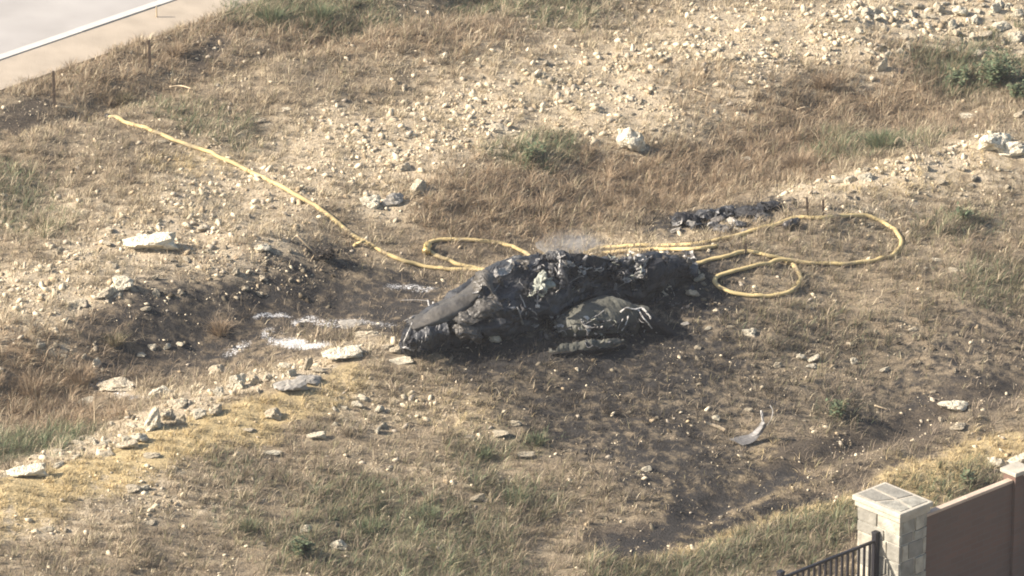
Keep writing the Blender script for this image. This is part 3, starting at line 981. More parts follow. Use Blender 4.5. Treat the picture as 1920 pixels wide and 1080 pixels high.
NAMED = [
    # px, py, w, h, label, material, variant, rz, tilt
    (1191, 260, 54, 54, 'upright pale boulder alone in brown grass below the scree', 'limew', 0, 0.2, 0.25),
    (278, 446, 74, 44, 'wide low cream boulder on the rubbly slope at left', 'limew', 1, 0.1, 0.05),
    (1868, 256, 62, 52, 'large pointed cream slab at the right edge above the berm', 'limew', 2, 0.6, 0.35),
    (1898, 276, 60, 28, 'broad cream ledge rock in front of the pointed slab', 'limew', 3, 0.1, 0.0),
    (1812, 215, 34, 14, 'flat white rock left of the green shrub foot', 'limew', 4, 0.0, 0.0),
    (1912, 212, 26, 24, 'pale rock at the right edge under the green shrub', 'lime', 5, 0.4, 0.1),
    (788, 344, 32, 42, 'standing pale rock at the end of the scree', 'lime', 6, 1.2, 0.3),
    (697, 374, 40, 24, 'cream rock left of the dark grey rock in the scree', 'limew', 7, 0.3, 0.1),
    (738, 370, 44, 30, 'dark grey rock lying below the scree', 'limeg', 8, 0.2, 0.15),
    (935, 238, 42, 18, 'cracked pale rock with a dark hollow in the middle scree', 'lime', 9, 0.4, 0.1),
    (960, 247, 34, 12, 'thin pale slab right of the cracked rock', 'lime', 3, 0.3, 0.05),
    (498, 461, 34, 18, 'rounded cream rock left of the pale stick', 'limew', 0, 0.8, 0.1),
    (380, 423, 26, 16, 'cream rock right of the wide low boulder', 'lime', 2, 1.1, 0.1),
    (228, 530, 40, 28, 'tallest pale rock of the cluster left of the gully', 'limew', 4, 0.2, 0.2),
    (196, 548, 34, 22, 'cream rock in the cluster left of the gully', 'lime', 5, 0.9, 0.1),
    (145, 565, 34, 20, 'leftmost yellowish rock of the cluster by the gully', 'lime', 6, 0.1, 0.1),
    (286, 649, 15, 11, 'small white rock left of a matching one in the gully', 'limew', 7, 0.0, 0.0),
    (314, 648, 16, 13, 'small white rock right of a matching one in the gully', 'limew', 8, 0.5, 0.1),
    (264, 664, 18, 8, 'small flat white stone below the two gully rocks', 'limew', 9, 0.2, 0.0),
    (640, 657, 58, 32, 'long cream boulder on the berm left of the wreck', 'limew', 1, 0.5, 0.2),
    (690, 625, 46, 12, 'flat pale slab at the gully edge near the wreck nose', 'lime', 3, 0.35, 0.0),
    (655, 606, 46, 14, 'flat soot stained slab in the gully', 'limeg', 4, 0.2, 0.0),
    (745, 652, 30, 22, 'pale rock touching the nose of the wreck', 'lime', 5, 0.4, 0.1),
    (752, 672, 40, 14, 'flat cream stone below the nose of the wreck', 'limew', 6, 0.1, 0.0),
    (447, 715, 30, 36, 'round white rock standing on the berm', 'limew', 7, 0.3, 0.25),
    (478, 712, 24, 20, 'cream rock just right of the round white one', 'lime', 8, 0.7, 0.1),
    (410, 695, 30, 22, 'cream rock above the round white one on the berm', 'lime', 9, 0.2, 0.2),
    (500, 706, 22, 18, 'cream rock between the round white one and the dark slab', 'lime', 0, 1.7, 0.1),
    (543, 718, 48, 30, 'dark grey slab among white rocks on the berm', 'limeg', 1, 0.5, 0.25),
    (580, 706, 36, 22, 'sooty rock right of the dark grey slab', 'limeg', 2, 0.2, 0.2),
    (548, 698, 22, 16, 'small cream rock above the dark grey slab', 'limew', 3, 0.9, 0.2),
    (576, 683, 16, 26, 'narrow upright cream rock above the sooty rock', 'lime', 4, 0.5, 0.4),
    (222, 722, 60, 13, 'long flat white slab in the lower gully', 'lime', 9, 0.42, 0.02),
    (301, 732, 34, 30, 'white block at the right end of the long slab', 'limew', 6, 0.5, 0.1),
    (335, 754, 36, 18, 'flat pinkish grey slab below the white block', 'lime', 7, 0.1, 0.0),
    (160, 748, 36, 12, 'flat cream stone left of the small stake', 'limew', 8, 0.3, 0.0),
    (290, 789, 30, 42, 'tall cream rock at the head of the berm rubble', 'limew', 9, 1.3, 0.3),
    (268, 818, 30, 20, 'slanting white rock below the tall cream rock', 'limew', 0, 0.6, 0.3),
    (238, 831, 30, 22, 'rounded cream rock left of the slanting one', 'lime', 1, 0.3, 0.1),
    (314, 775, 24, 26, 'cream rock right of the tall cream rock', 'lime', 2, 0.8, 0.2),
    (340, 786, 20, 22, 'small cream rock two along from the tall cream rock', 'lime', 3, 0.1, 0.2),
    (372, 775, 26, 18, 'cream rock midway along the berm rubble', 'limew', 4, 0.4, 0.1),
    (403, 768, 24, 22, 'hollowed pale rock at the end of the berm rubble', 'lime', 5, 0.9, 0.2),
    (199, 849, 24, 12, 'small flat rock on the berm edge at left', 'lime', 6, 0.3, 0.0),
    (48, 879, 52, 32, 'big flat white rock on the berm at the left edge', 'limew', 1, 0.3, 0.1),
    (12, 888, 28, 12, 'pale flat stone at the very left edge of the berm', 'lime', 8, 0.3, 0.0),
    (110, 848, 22, 14, 'small cream rock between the green grass and the straw', 'lime', 4, 0.3, 0.1),
    (515, 776, 28, 20, 'grey and white rock alone on the golden straw', 'lime', 9, 0.5, 0.3),
    (470, 803, 22, 9, 'thin flat stone below the rock on the straw', 'lime', 0, 0.4, 0.0),
    (592, 814, 26, 18, 'rounded cream rock on the edge of the golden straw', 'limew', 1, 0.2, 0.1),
    (510, 846, 26, 7, 'thin white stone below the golden straw', 'limew', 2, 0.0, 0.0),
    (286, 852, 32, 8, 'thin pale stone lying in the golden straw', 'lime', 3, 0.3, 0.0),
    (248, 915, 26, 14, 'cream rock of the small group below the straw', 'lime', 4, 0.2, 0.1),
    (268, 913, 16, 12, 'right hand rock of the small group below the straw', 'limew', 5, 0.2, 0.1),
    (88, 990, 20, 10, 'small cream rock low at the left', 'lime', 6, 0.2, 0.1),
    (280, 978, 24, 9, 'flat cream stone in the lower left grass', 'lime', 7, 0.2, 0.0),
    (575, 990, 20, 17, 'white rock above the low green bush', 'limew', 8, 0.2, 0.1),
    (637, 1022, 26, 18, 'white rock right of the low green bush', 'limew', 9, 0.4, 0.1),
    (932, 634, 24, 18, 'white block against the lower edge of the wreck', 'limew', 0, 0.5, 0.2),
    (985, 850, 26, 12, 'pale rock half under grass below the wreck', 'lime', 1, 0.3, 0.3),
    (880, 817, 16, 9, 'small cream stone in grass below the white block', 'lime', 2, 0.3, 0.1),
    (968, 793, 22, 10, 'flat pale stone in the dry grass below the wreck', 'lime', 3, 0.2, 0.1),
    (937, 811, 30, 9, 'thin whitish stone in the dry grass below the wreck', 'lime', 4, 0.1, 0.0),
    (893, 932, 22, 18, 'cream rock above the low green grass', 'lime', 5, 0.3, 0.1),
    (1213, 877, 16, 14, 'small white rock on the dark scorched soil', 'limew', 6, 0.2, 0.1),
    (1406, 622, 26, 18, 'white rock casting a shadow below the small hose loop', 'limew', 7, 0.2, 0.2),
    (1328, 614, 14, 8, 'small white stone left of the rock below the hose loop', 'limew', 8, 0.2, 0.0),
    (1309, 651, 12, 9, 'small pale stone right of the torn wing', 'lime', 9, 0.2, 0.0),
    (1505, 668, 18, 14, 'left rock of the white trio on the right slope', 'limew', 0, 0.2, 0.1),
    (1525, 671, 20, 16, 'upper right rock of the white trio on the right slope', 'limew', 1, 0.8, 0.1),
    (1521, 684, 20, 13, 'lowest rock of the white trio on the right slope', 'limew', 2, 0.5, 0.1),
    (1460, 683, 18, 12, 'small cream rock left of the white trio', 'lime', 3, 0.5, 0.1),
    (1600, 677, 15, 14, 'round white rock right of the white trio', 'limew', 4, 0.5, 0.1),
    (1657, 692, 16, 12, 'small white rock farther right of the white trio', 'limew', 5, 0.5, 0.1),
    (1712, 616, 16, 9, 'small cream rock on the right slope', 'lime', 6, 0.5, 0.1),
    (1787, 755, 44, 20, 'wedge shaped white rock on the dark lower slope', 'limew', 2, 0.1, 0.1),
    (1796, 798, 30, 15, 'tan rock below the wedge shaped white one', 'lime', 8, 0.1, 0.1),
    (1343, 783, 14, 10, 'small white stone by the bent pale panel', 'limew', 9, 0.1, 0.1),
    (1874, 866, 32, 24, 'left white boulder behind the garden wall', 'limew', 0, 0.1, 0.1),
    (1908, 860, 34, 30, 'right white boulder behind the garden wall', 'limew', 1, 0.5, 0.1),
    (1756, 485, 20, 9, 'flat cream stone right of the big hose loop', 'limew', 3, 0.1, 0.1),
    (1786, 504, 20, 9, 'flat cream stone below another right of the hose loop', 'lime', 4, 0.1, 0.1),
    (1568, 336, 30, 13, 'long cream rock on the berm crest', 'lime', 5, 0.2, 0.1),
    (1596, 333, 20, 20, 'upright cream rock on the berm crest', 'limew', 6, 0.5, 0.3),
    (1625, 330, 30, 18, 'cream boulder right of the upright one on the crest', 'limew', 7, 0.4, 0.1),
    (1655, 118, 26, 36, 'forked pale rock above the brown grass at right', 'limew', 8, 0.6, 0.4),
    (1400, 296, 20, 8, 'small pale stone in the rusty grass', 'limew', 9, 0.2, 0.0),
    (1302, 548, 24, 16, 'cream stone right of the wreck', 'lime', 0, 0.2, 0.1),
    (1310, 520, 20, 16, 'yellowish stone at the right tip of the wreck', 'lime', 1, 0.9, 0.1),
    (296, 52, 12, 10, 'white stone at the foot of the thin stake by the kerb', 'limew', 2, 0.2, 0.1),
    (305, 263, 20, 7, 'small pale stone beside the long hose', 'lime', 3, 0.2, 0.0),
    (536, 203, 18, 8, 'white flat stone on the upper grassy slope', 'limew', 4, 0.2, 0.0),
    (487, 225, 18, 10, 'yellow cream stone on the upper grassy slope', 'lime', 5, 0.2, 0.0),
    (1285, 605, 14, 8, 'small dark stone right of the torn wing', 'limeg', 6, 0.2, 0.0),
    (1806, 18, 34, 26, 'largest white rock of the heap at the top right', 'limew', 0, 0.3, 0.2),
    (1868, 12, 30, 22, 'white rock at the top edge near the right corner', 'limew', 3, 0.9, 0.1),
    (1828, 34, 26, 20, 'white rock just below the largest one of the heap', 'limew', 5, 1.3, 0.2),
    (1878, 44, 34, 24, 'broad white rock in the right part of the heap', 'limew', 6, 0.4, 0.2),
    (1905, 66, 30, 24, 'white rock of the heap at the right edge', 'limew', 7, 0.1, 0.1),
    (1908, 22, 28, 22, 'white rock at the top right corner', 'limew', 8, 0.1, 0.1),
    (1762, 16, 24, 18, 'cream rock left of the largest rock of the heap', 'lime', 9, 0.6, 0.2),
    (1846, 62, 26, 18, 'cream rock at the lower side of the heap', 'lime', 1, 0.6, 0.2),
    (1722, 8, 22, 16, 'cream rock at the left end of the heap', 'lime', 2, 0.9, 0.2),
    (735, 283, 34, 18, 'pinkish white rock in the left end of the scree', 'lime', 7, 0.2, 0.1),
    (760, 310, 30, 18, 'pale rock above the standing rock', 'lime', 8, 0.7, 0.1),
]


def build_rocks():
    for (px, py, w, h, lab, mk, v, rz, ti) in NAMED:
        rock(px, py, w, h, lab, mk, v, rz, ti)
    # unnamed rubble, grouped where nothing tells the stones apart
    fields = [
        ('pale rubble rock in the white rock heap at the top right corner', 'rubble heap at top right', [(1600, 0), (1920, 100)], 60, (11, 24), 'limew'),
        ('small pale rock on the sunlit scree of the upper slope', 'scree rocks of the upper slope', [(640, 90), (1480, 270)], 60, (9, 18), 'lime'),
        ('small cream rock on the rubbly slope left of the long hose', 'rubble left of the hose', [(60, 390), (560, 580)], 36, (9, 20), 'lime'),
        ('small cream stone along the berm crest at the right', 'crest stones at right', [(1480, 300), (1920, 370)], 24, (8, 18), 'lime'),
        ('small cream stone in the rubble line of the left berm', 'rubble line of left berm', [(60, 640), (740, 880)], 58, (9, 24), 'limew'),
        ('small cream stone scattered on the near right slope', 'stones of the near right slope', [(1300, 560), (1900, 860)], 24, (6, 12), 'lime'),
        ('small cream stone scattered in the near left grass', 'stones of the near left grass', [(40, 880), (1000, 1040)], 20, (6, 12), 'lime'),
    ]
    rr = random.Random(5)
    auto = []
    for lab, grp, ((x0, y0), (x1, y1)), cnt, (s0, s1), mk in fields:
        got = tries = 0
        while got < cnt and tries < 3000:
            tries += 1
            px, py = rr.uniform(x0, x1), rr.uniform(y0, y1)
            p = P(px, py)
            pv = float(samp('pale', np.array([p[0]]), np.array([p[1]]))[0])
            if 'near' not in lab and pv < (0.3 if 'berm' in grp else 0.45):
                continue
            if wroad(p[0], p[1]) > -0.8:
                continue
            if any((p[0] - a) ** 2 + (p[1] - b) ** 2 < (c + 0.03) ** 2 for a, b, c in NOGRASS):
                continue
            w = s0 + (s1 - s0) * rr.random() ** 1.8
            mk_ = mk if rr.random() < 0.75 else 'lime'
            o = rock(px, py, w, w * rr.uniform(0.6, 0.9), lab, mk_, rr.randrange(10), rr.uniform(0, 6), rr.uniform(0, 0.3), grp)
            auto.append((o, px, py, w, 'white' if mk_ == 'limew' else 'cream'))
            got += 1
    # say which one: ranked by distance from something that is easy to find
    used = {}
    for o, px, py, w, cw in auto:
        lm = min(LANDMARKS, key=lambda q: math.hypot(q[0] - px, (q[1] - py) * 1.4))
        dx, dy = px - lm[0], (py - lm[1]) * 1.4
        a = math.degrees(math.atan2(-dy, dx)) % 360
        side = ['right of', 'up and right of', 'above', 'up and left of', 'left of', 'down and left of', 'below', 'down and right of'][int((a + 22.5) // 45) % 8]
        used.setdefault((lm[2], side), []).append((math.hypot(dx, dy), o, w, cw))
    rank = ['nearest', 'second', 'third', 'fourth', 'fifth', 'sixth', 'seventh', 'eighth', 'ninth', 'tenth', 'eleventh', 'twelfth']
    for (what, side), lst in used.items():
        lst.sort(key=lambda q: q[0])
        for i, (d_, o, w, cw) in enumerate(lst):
            if len(lst) == 1:
                o['label'] = f'{cw} stone alone {side} the {what}'
            else:
                o['label'] = f'{rank[min(i, 11)]} {cw} stone {side} the {what}'


LANDMARKS = [
    (1191, 260, 'upright pale boulder in brown grass'), (278, 446, 'wide low cream boulder'), (1868, 256, 'large pointed cream slab'),
    (788, 344, 'standing pale rock under the scree'), (738, 370, 'dark grey rock below the scree'), (935, 238, 'cracked pale rock in the scree'),
    (498, 461, 'rounded rock by the pale stick'), (228, 530, 'rock cluster by the gully'), (447, 715, 'round white rock on the berm'),
    (543, 718, 'dark grey slab on the berm'), (640, 657, 'long cream boulder near the wreck'), (301, 732, 'white block in the lower gully'),
    (290, 789, 'tall cream rock of the berm rubble'), (403, 768, 'hollowed pale rock ending the rubble'), (48, 879, 'big flat white rock at left edge'),
    (515, 776, 'lone rock on golden straw'), (1405, 622, 'white rock below the hose loop'), (1521, 676, 'white rock trio'),
    (1787, 755, 'wedge shaped white rock'), (1690, 460, 'far bend of the big hose loop'), (1400, 815, 'bent grey panel'), (1575, 772, 'green weed beside the bent panel'),
    (1655, 118, 'forked pale rock'), (1806, 18, 'largest rock of the top right heap'), (1878, 44, 'broad white rock of the top right heap'),
    (1722, 8, 'left end of the top right heap'), (1868, 135, 'big leafy green shrub'), (1625, 330, 'cream boulder on the crest'),
    (1702, 280, 'dry bent stalk'), (1530, 390, 'pair of short stakes'), (575, 990, 'white rock above the green bush'), (637, 1022, 'white rock beside the green bush'),
    (248, 915, 'small rock group below the straw'), (893, 932, 'rock above low green grass'), (470, 985, 'green tuft in lower left grass'),
    (690, 985, 'wide green tuft'), (280, 978, 'flat cream stone low at left'), (1318, 174, 'short pale stick on the upper slope'),
    (640, 425, 'lower bend of the long hose'), (400, 295, 'upper half of the long hose'), (1000, 285, 'yellow green weed'), (1545, 150, 'brown dry bush under the scree'),
    (1000, 0, 'middle of the top edge'), (1400, 0, 'top edge above the scree'), (1820, 408, 'grey green weed on the crest'), (1440, 100, 'brightest part of the scree'),
    (740, 200, 'left part of the scree'), (1100, 130, 'middle part of the scree'), (80, 418, 'grey brown grass mound'), (145, 565, 'leftmost rock by the gully'),
]

build_rocks()
# ------------------------------------------------------------------ helpers for things standing on the ground
from mathutils.bvhtree import BVHTree
SURF = []                                        # (verts, faces) of wreck skins, for laying bits on top


def hit(px, py, lift=0.0):
    d = ray(px, py)
    best = None
    for bv in SURF:
        loc, nor, idx, dist = bv.ray_cast(Vector(CAM), Vector(d), 200)
        if loc is not None and (best is None or dist < best[1]):
            best = (loc, dist, nor)
    g = P(px, py)
    dg = float(np.linalg.norm(g - CAM))
    if best is not None and best[1] < dg:
        return np.array(best[0]) - d * lift
    return g - d * lift


def rayplane_w(px, py, w):
    d = ray(px, py)
    w0 = wcoord(CAM[0], CAM[1])
    dw = -DY * d[0] + DX * d[1]
    return CAM + d * ((w - w0) / dw)


def grid_resample(rows, nu, nv):
    g = np.array([[P(*q) for q in r] for r in rows])
    a = np.array([catmull(r, nu) for r in g])
    return np.array([catmull(a[:, j], nv) for j in range(nu)]).transpose(1, 0, 2)


def facet(u, v, seed):
    """crumpled-metal relief: random heights on a triangle lattice, joined by flat facets with sharp creases"""
    k = (u + v) * 0.3660254
    a, b = u + k, v + k
    i, j = np.floor(a).astype(np.int64), np.floor(b).astype(np.int64)
    f, g = a - i, b - j

    def val(p, q):
        return _grad[(_perm[(p + seed * 31) & 511] + q * 7 + seed * 13) & 511] / np.pi - 1.0
    up = f > g
    m1 = np.where(up, val(i + 1, j), val(i, j + 1))
    w1, w2 = np.abs(f - g), np.minimum(f, g)
    return val(i, j) * (1 - w1 - w2) + m1 * w1 + val(i + 1, j + 1) * w2


def sheet(name, rows, nu, nv, m, parent, amp=0.02, freq=5.0, seed=1, thick=0.012, ragged=0.0, surf=True, fine=0.004, world=None, fold=0.0):
    g = grid_resample(rows, nu, nv) if world is None else world
    nv, nu = g.shape[:2]
    du = np.gradient(g, axis=1)
    dv = np.gradient(g, axis=0)
    nrm = np.cross(du, dv)
    nrm /= np.linalg.norm(nrm, axis=2, keepdims=True) + 1e-9
    lu = np.cumsum(np.linalg.norm(du, axis=2), axis=1)
    lv = np.cumsum(np.linalg.norm(dv, axis=2), axis=0)
    r1 = 0.5 - np.abs(perlin(lu * freq, lv * freq, seed)) * 1.6
    r2 = 0.5 - np.abs(perlin(lu * freq * 2.3 + lv * freq, lv * freq * 2.1, seed + 1)) * 1.6
    rc = np.random.default_rng(seed)
    an = rc.uniform(0, np.pi)
    ca, sa = math.cos(an), math.sin(an)
    wu = lu + 0.25 / freq * perlin(lu * freq * 0.5, lv * freq * 0.5, seed + 3)
    wv = lv + 0.25 / freq * perlin(lu * freq * 0.5, lv * freq * 0.5, seed + 4)
    pu, pv = (wu * ca + wv * sa), (-wu * sa + wv * ca) * 1.7
    disp = amp * 0.9 * (facet(pu * freq * 0.8, pv * freq * 0.8, seed) + 0.42 * facet(pv * freq * 1.9, pu * freq * 2.1, seed + 1) + 0.16 * facet(pu * freq * 4.7, pv * freq * 4.3, seed + 2))
    r1 = 0
    disp = disp + amp * 0.25 * r1 + fine * perlin(lu * 30, lv * 30, seed + 2)
    if fold:
        disp = disp + fold * (0.5 - np.abs(perlin(lu * freq * 0.45 - lv * freq * 0.6, lv * 0.3, seed + 5)) * 2)
    g = g + nrm * disp[..., None]
    F = []
    eu = np.minimum(np.arange(nu), nu - 1 - np.arange(nu)) / nu
    ev = np.minimum(np.arange(nv), nv - 1 - np.arange(nv)) / nv
    hole = perlin(lu * 9, lv * 9, seed + 9) * 0.5 + 0.5
    for i in range(nv - 1):
        for j in range(nu - 1):
            e = min(eu[j], ev[i])
            if ragged and e < ragged * hole[i, j]:
                continue
            F.append((i * nu + j, i * nu + j + 1, (i + 1) * nu + j + 1, (i + 1) * nu + j))
    V = g.reshape(-1, 3)
    if surf:
        SURF.append(BVHTree.FromPolygons([Vector(v) for v in V], F))
    me = pymesh(name, V, F)
    o = link(name, me, m, parent, smooth=False)
    if thick:
        md = o.modifiers.new('thickness', 'SOLIDIFY')
        md.thickness = thick
        md.offset = 0
    return o


def rod(name, pix, r, m, parent, n=None, lift=0.03, seg=7, onhit=True, world=None):
    """thin tube through pixels, (px,py) laid on the wreck or (px,py,h) above the ground"""
    if world is None:
        pts = [hit(q[0], q[1], lift) if len(q) == 2 else P(*q) for q in pix]
    else:
        pts = world
    pts = catmull(pts, n or max(2, 5 * (len(pts) - 1)))
    k = len(pts)
    rv = r * 0.62 * (1 + 0.45 * perlin(np.arange(k) * 0.7, np.full(k, float(pts[0][0]) * 3), 3))
    pts = pts + 0.25 * r * np.stack([perlin(np.arange(k) * 0.9, np.full(k, float(pts[0][1]) * 5), 4 + j) for j in range(3)], 1)
    return link(name, tube_mesh(name, pts, rv, 5, 0.55), m, parent)


def shred(name, p, size, m, parent, rr, long=2.2):
    """small torn curled plate"""
    a, b = size * long * rr.uniform(0.7, 1.2), size * rr.uniform(0.5, 1.0)
    c = rr.uniform(-1.5, 1.5)
    V, F = [], []
    nu_, nv_ = 5, 3
    ra = [rr.uniform(0.6, 1.1) for _ in range(nu_ + 1)]
    for i in range(nu_ + 1):
        for j in range(nv_ + 1):
            u, v = i / nu_ - 0.5, (j / nv_ - 0.5) * ra[i]
            V.append(Vector((u * a, v * b, a * c * (u * u - 0.08) + b * 0.5 * abs(v) * rr.uniform(-0.6, 1))))
    for i in range(nu_):
        for j in range(nv_):
            k = i * (nv_ + 1) + j
            F.append((k, k + nv_ + 1, k + nv_ + 2, k + 1))
    q = Matrix.Rotation(rr.uniform(0, 6.28), 3, 'Z') @ Matrix.Rotation(rr.uniform(-1.1, 1.1), 3, 'X') @ Matrix.Rotation(rr.uniform(-0.7, 0.7), 3, 'Y')
    V = [q @ v + Vector(p) for v in V]
    o = link(name, pymesh(name, V, F), m, parent)
    md = o.modifiers.new('thickness', 'SOLIDIFY')
    md.thickness = 0.006
    return o


# ------------------------------------------------------------------ crashed aircraft, burnt out
wp = P(980, 620)
wreck = empty('aircraft_wreck', wp, 'burnt out crumpled dark fuselage of a crashed small aircraft on the berm', 'wreck')
ST = [  # front base, front low, front mid, ridge : along the fuselage from nose to tail
    [(758, 664, 0.0), (755, 650, 0.14), (756, 630, 0.24), (762, 606, 0.30)],
    [(795, 660, 0.0), (795, 645, 0.16), (798, 620, 0.31), (803, 584, 0.40)],
    [(850, 648, 0.0), (850, 628, 0.20), (852, 598, 0.38), (852, 552, 0.50)],
    [(905, 640, 0.0), (903, 615, 0.24), (900, 572, 0.46), (898, 515, 0.62)],
    [(955, 634, 0.0), (953, 608, 0.26), (950, 562, 0.47), (948, 496, 0.62)],
    [(1005, 610, 0.0), (1003, 588, 0.26), (1000, 545, 0.46), (998, 490, 0.60)],
    [(1050, 594, 0.0), (1050, 574, 0.24), (1050, 530, 0.46), (1048, 480, 0.60)],
    [(1100, 574, 0.0), (1100, 558, 0.18), (1100, 524, 0.36), (1098, 484, 0.48)],
    [(1160, 564, 0.0), (1160, 550, 0.16), (1160, 522, 0.30), (1156, 490, 0.38)],
    [(1222, 552, 0.0), (1222, 538, 0.16), (1220, 512, 0.30), (1214, 484, 0.36)],
    [(1278, 528, 0.0), (1279, 518, 0.12), (1279, 504, 0.20), (1276, 488, 0.24)],
    [(1304, 516, 0.0), (1304, 513, 0.03), (1303, 509, 0.05), (1301, 503, 0.07)],
]
for s_ in ST:
    r_ = s_[-1]
    s_.append((r_[0] + 4, r_[1] + 6, r_[2] * 0.55))
    s_.append((r_[0] + 4, r_[1] + 4, 0.0))
rows = [list(c) for c in zip(*ST)]
sheet('fuselage_skin', rows, 330, 96, M['char'], wreck, amp=0.075, freq=3.0, seed=41, fine=0.003, fold=0.03)
# nose end closing the hull
sheet('nose_opening', [[(757, 664, 0), (753, 660, 0.02), (752, 655, 0.04)], [(755, 648, 0.15), (750, 640, 0.12), (752, 632, 0.08)], [(762, 606, 0.30), (768, 604, 0.2), (775, 602, 0.1)]], 10, 14, M['black'], wreck, amp=0.02, freq=6, seed=5)
# upper smooth cowling of the nose
sheet('nose_cowling', [
    [(764, 600, 0.30), (805, 577, 0.40), (850, 547, 0.50), (895, 517, 0.60)],
    [(762, 606, 0.36), (812, 584, 0.47), (862, 556, 0.57), (905, 524, 0.66)],
    [(770, 618, 0.36), (822, 598, 0.46), (872, 572, 0.56), (908, 540, 0.64)],
    [(784, 624, 0.30), (836, 604, 0.40), (880, 580, 0.50), (905, 556, 0.58)],
], 80, 36, M['charb'], wreck, amp=0.022, freq=3, seed=8, fine=0.002, ragged=0.03)
sheet('side_panel', [
    [(845, 596, 0.42), (880, 576, 0.54), (912, 548, 0.62), (930, 540, 0.62)],
    [(848, 606, 0.44), (888, 592, 0.52), (918, 572, 0.60), (938, 560, 0.58)],
    [(862, 614, 0.38), (895, 606, 0.45), (922, 590, 0.50), (944, 580, 0.50)],
], 68, 36, M['charb'], wreck, amp=0.05, freq=5.5, seed=12, ragged=0.1)
sheet('belly_flap', [
    [(842, 606, 0.36), (865, 608, 0.40), (890, 612, 0.38), (905, 610, 0.36)],
    [(848, 622, 0.34), (872, 626, 0.36), (896, 630, 0.30), (906, 630, 0.25)],
    [(862, 636, 0.22), (880, 642, 0.18), (898, 646, 0.12), (906, 648, 0.08)],
], 52, 36, M['charb'], wreck, amp=0.035, freq=6, seed=15, ragged=0.08)
sheet('nose_side_panel', [
    [(768, 628, 0.32), (790, 618, 0.38), (815, 608, 0.44), (838, 604, 0.44)],
    [(764, 645, 0.26), (788, 636, 0.32), (815, 626, 0.38), (842, 620, 0.36)],
    [(766, 660, 0.12), (790, 656, 0.16), (815, 648, 0.20), (845, 640, 0.20)],
], 60, 40, M['char'], wreck, amp=0.045, freq=5.5, seed=18, ragged=0.06)
# hood sticking up behind the cowling
sheet('bent_hood', [
    [(886, 530, 0.55), (890, 512, 0.70), (903, 503, 0.78), (916, 508, 0.76), (922, 520, 0.68)],
    [(890, 545, 0.56), (894, 525, 0.74), (905, 514, 0.82), (918, 520, 0.78), (926, 535, 0.68)],
    [(893, 560, 0.52), (899, 545, 0.66), (909, 535, 0.74), (920, 542, 0.70), (930, 556, 0.60)],
], 52, 40, M['charb'], wreck, amp=0.04, freq=7, seed=21, ragged=0.06)
# tall crumpled door post in the middle
sheet('torn_door_frame', [
    [(1024, 480, 0.62), (1030, 470, 0.74), (1042, 468, 0.78), (1056, 470, 0.76), (1062, 480, 0.70)],
    [(1026, 500, 0.58), (1032, 490, 0.72), (1044, 492, 0.70), (1056, 488, 0.76), (1066, 500, 0.64)],
    [(1030, 525, 0.52), (1036, 515, 0.64), (1044, 520, 0.58), (1054, 515, 0.64), (1066, 525, 0.54)],
    [(1034, 545, 0.42), (1040, 540, 0.52), (1047, 546, 0.46), (1054, 540, 0.52), (1064, 548, 0.42)],
], 60, 68, M['char'], wreck, amp=0.06, freq=8, seed=25, ragged=0.10)
sheet('dark_upper_panel', [
    [(1064, 472, 0.70), (1095, 475, 0.64), (1130, 482, 0.55), (1150, 488, 0.46)],
    [(1062, 492, 0.64), (1092, 494, 0.58), (1122, 500, 0.48), (1140, 504, 0.42)],
    [(1066, 512, 0.56), (1090, 514, 0.50), (1115, 516, 0.42), (1130, 520, 0.38)],
], 68, 40, M['black'], wreck, amp=0.032, freq=5, seed=29, ragged=0.08)
sheet('pale_crumpled_panel', [
    [(1012, 512, 0.64), (1022, 509, 0.68), (1034, 516, 0.66), (1042, 518, 0.62)],
    [(1004, 524, 0.62), (1016, 522, 0.68), (1028, 528, 0.64), (1036, 532, 0.58)],
    [(998, 538, 0.58), (1008, 538, 0.64), (1020, 542, 0.60), (1026, 544, 0.55)],
    [(984, 552, 0.52), (996, 552, 0.58), (1008, 554, 0.54), (1014, 553, 0.50)],
], 52, 52, M['palegr'], wreck, amp=0.07, freq=9, seed=33, ragged=0.10)
sheet('tail_side', [
    [(1204, 492, 0.40), (1230, 484, 0.44), (1260, 482, 0.38), (1288, 486, 0.30)],
    [(1204, 515, 0.36), (1230, 508, 0.40), (1262, 503, 0.34), (1292, 500, 0.24)],
    [(1206, 538, 0.24), (1232, 532, 0.26), (1264, 522, 0.20), (1296, 513, 0.10)],
], 80, 44, M['black'], wreck, amp=0.029, freq=5, seed=37, ragged=0.05)
sheet('torn_rib', [
    [(1185, 478, 0.44), (1196, 474, 0.50), (1206, 476, 0.50), (1214, 480, 0.46)],
    [(1188, 502, 0.38), (1197, 500, 0.46), (1204, 500, 0.46), (1212, 504, 0.40)],
    [(1190, 528, 0.26), (1198, 526, 0.34), (1204, 528, 0.34), (1210, 532, 0.28)],
], 36, 52, M['metal'], wreck, amp=0.06, freq=11, seed=47, ragged=0.16)
sheet('burnt_bulkhead', [
    [(1138, 490, 0.44), (1150, 486, 0.48), (1168, 486, 0.46), (1186, 490, 0.42)],
    [(1138, 510, 0.40), (1152, 504, 0.44), (1168, 506, 0.42), (1184, 510, 0.38)],
    [(1142, 535, 0.26), (1156, 530, 0.32), (1170, 530, 0.30), (1184, 534, 0.26)],
], 52, 40, M['char'], wreck, amp=0.080, freq=10, seed=53, ragged=0.14)
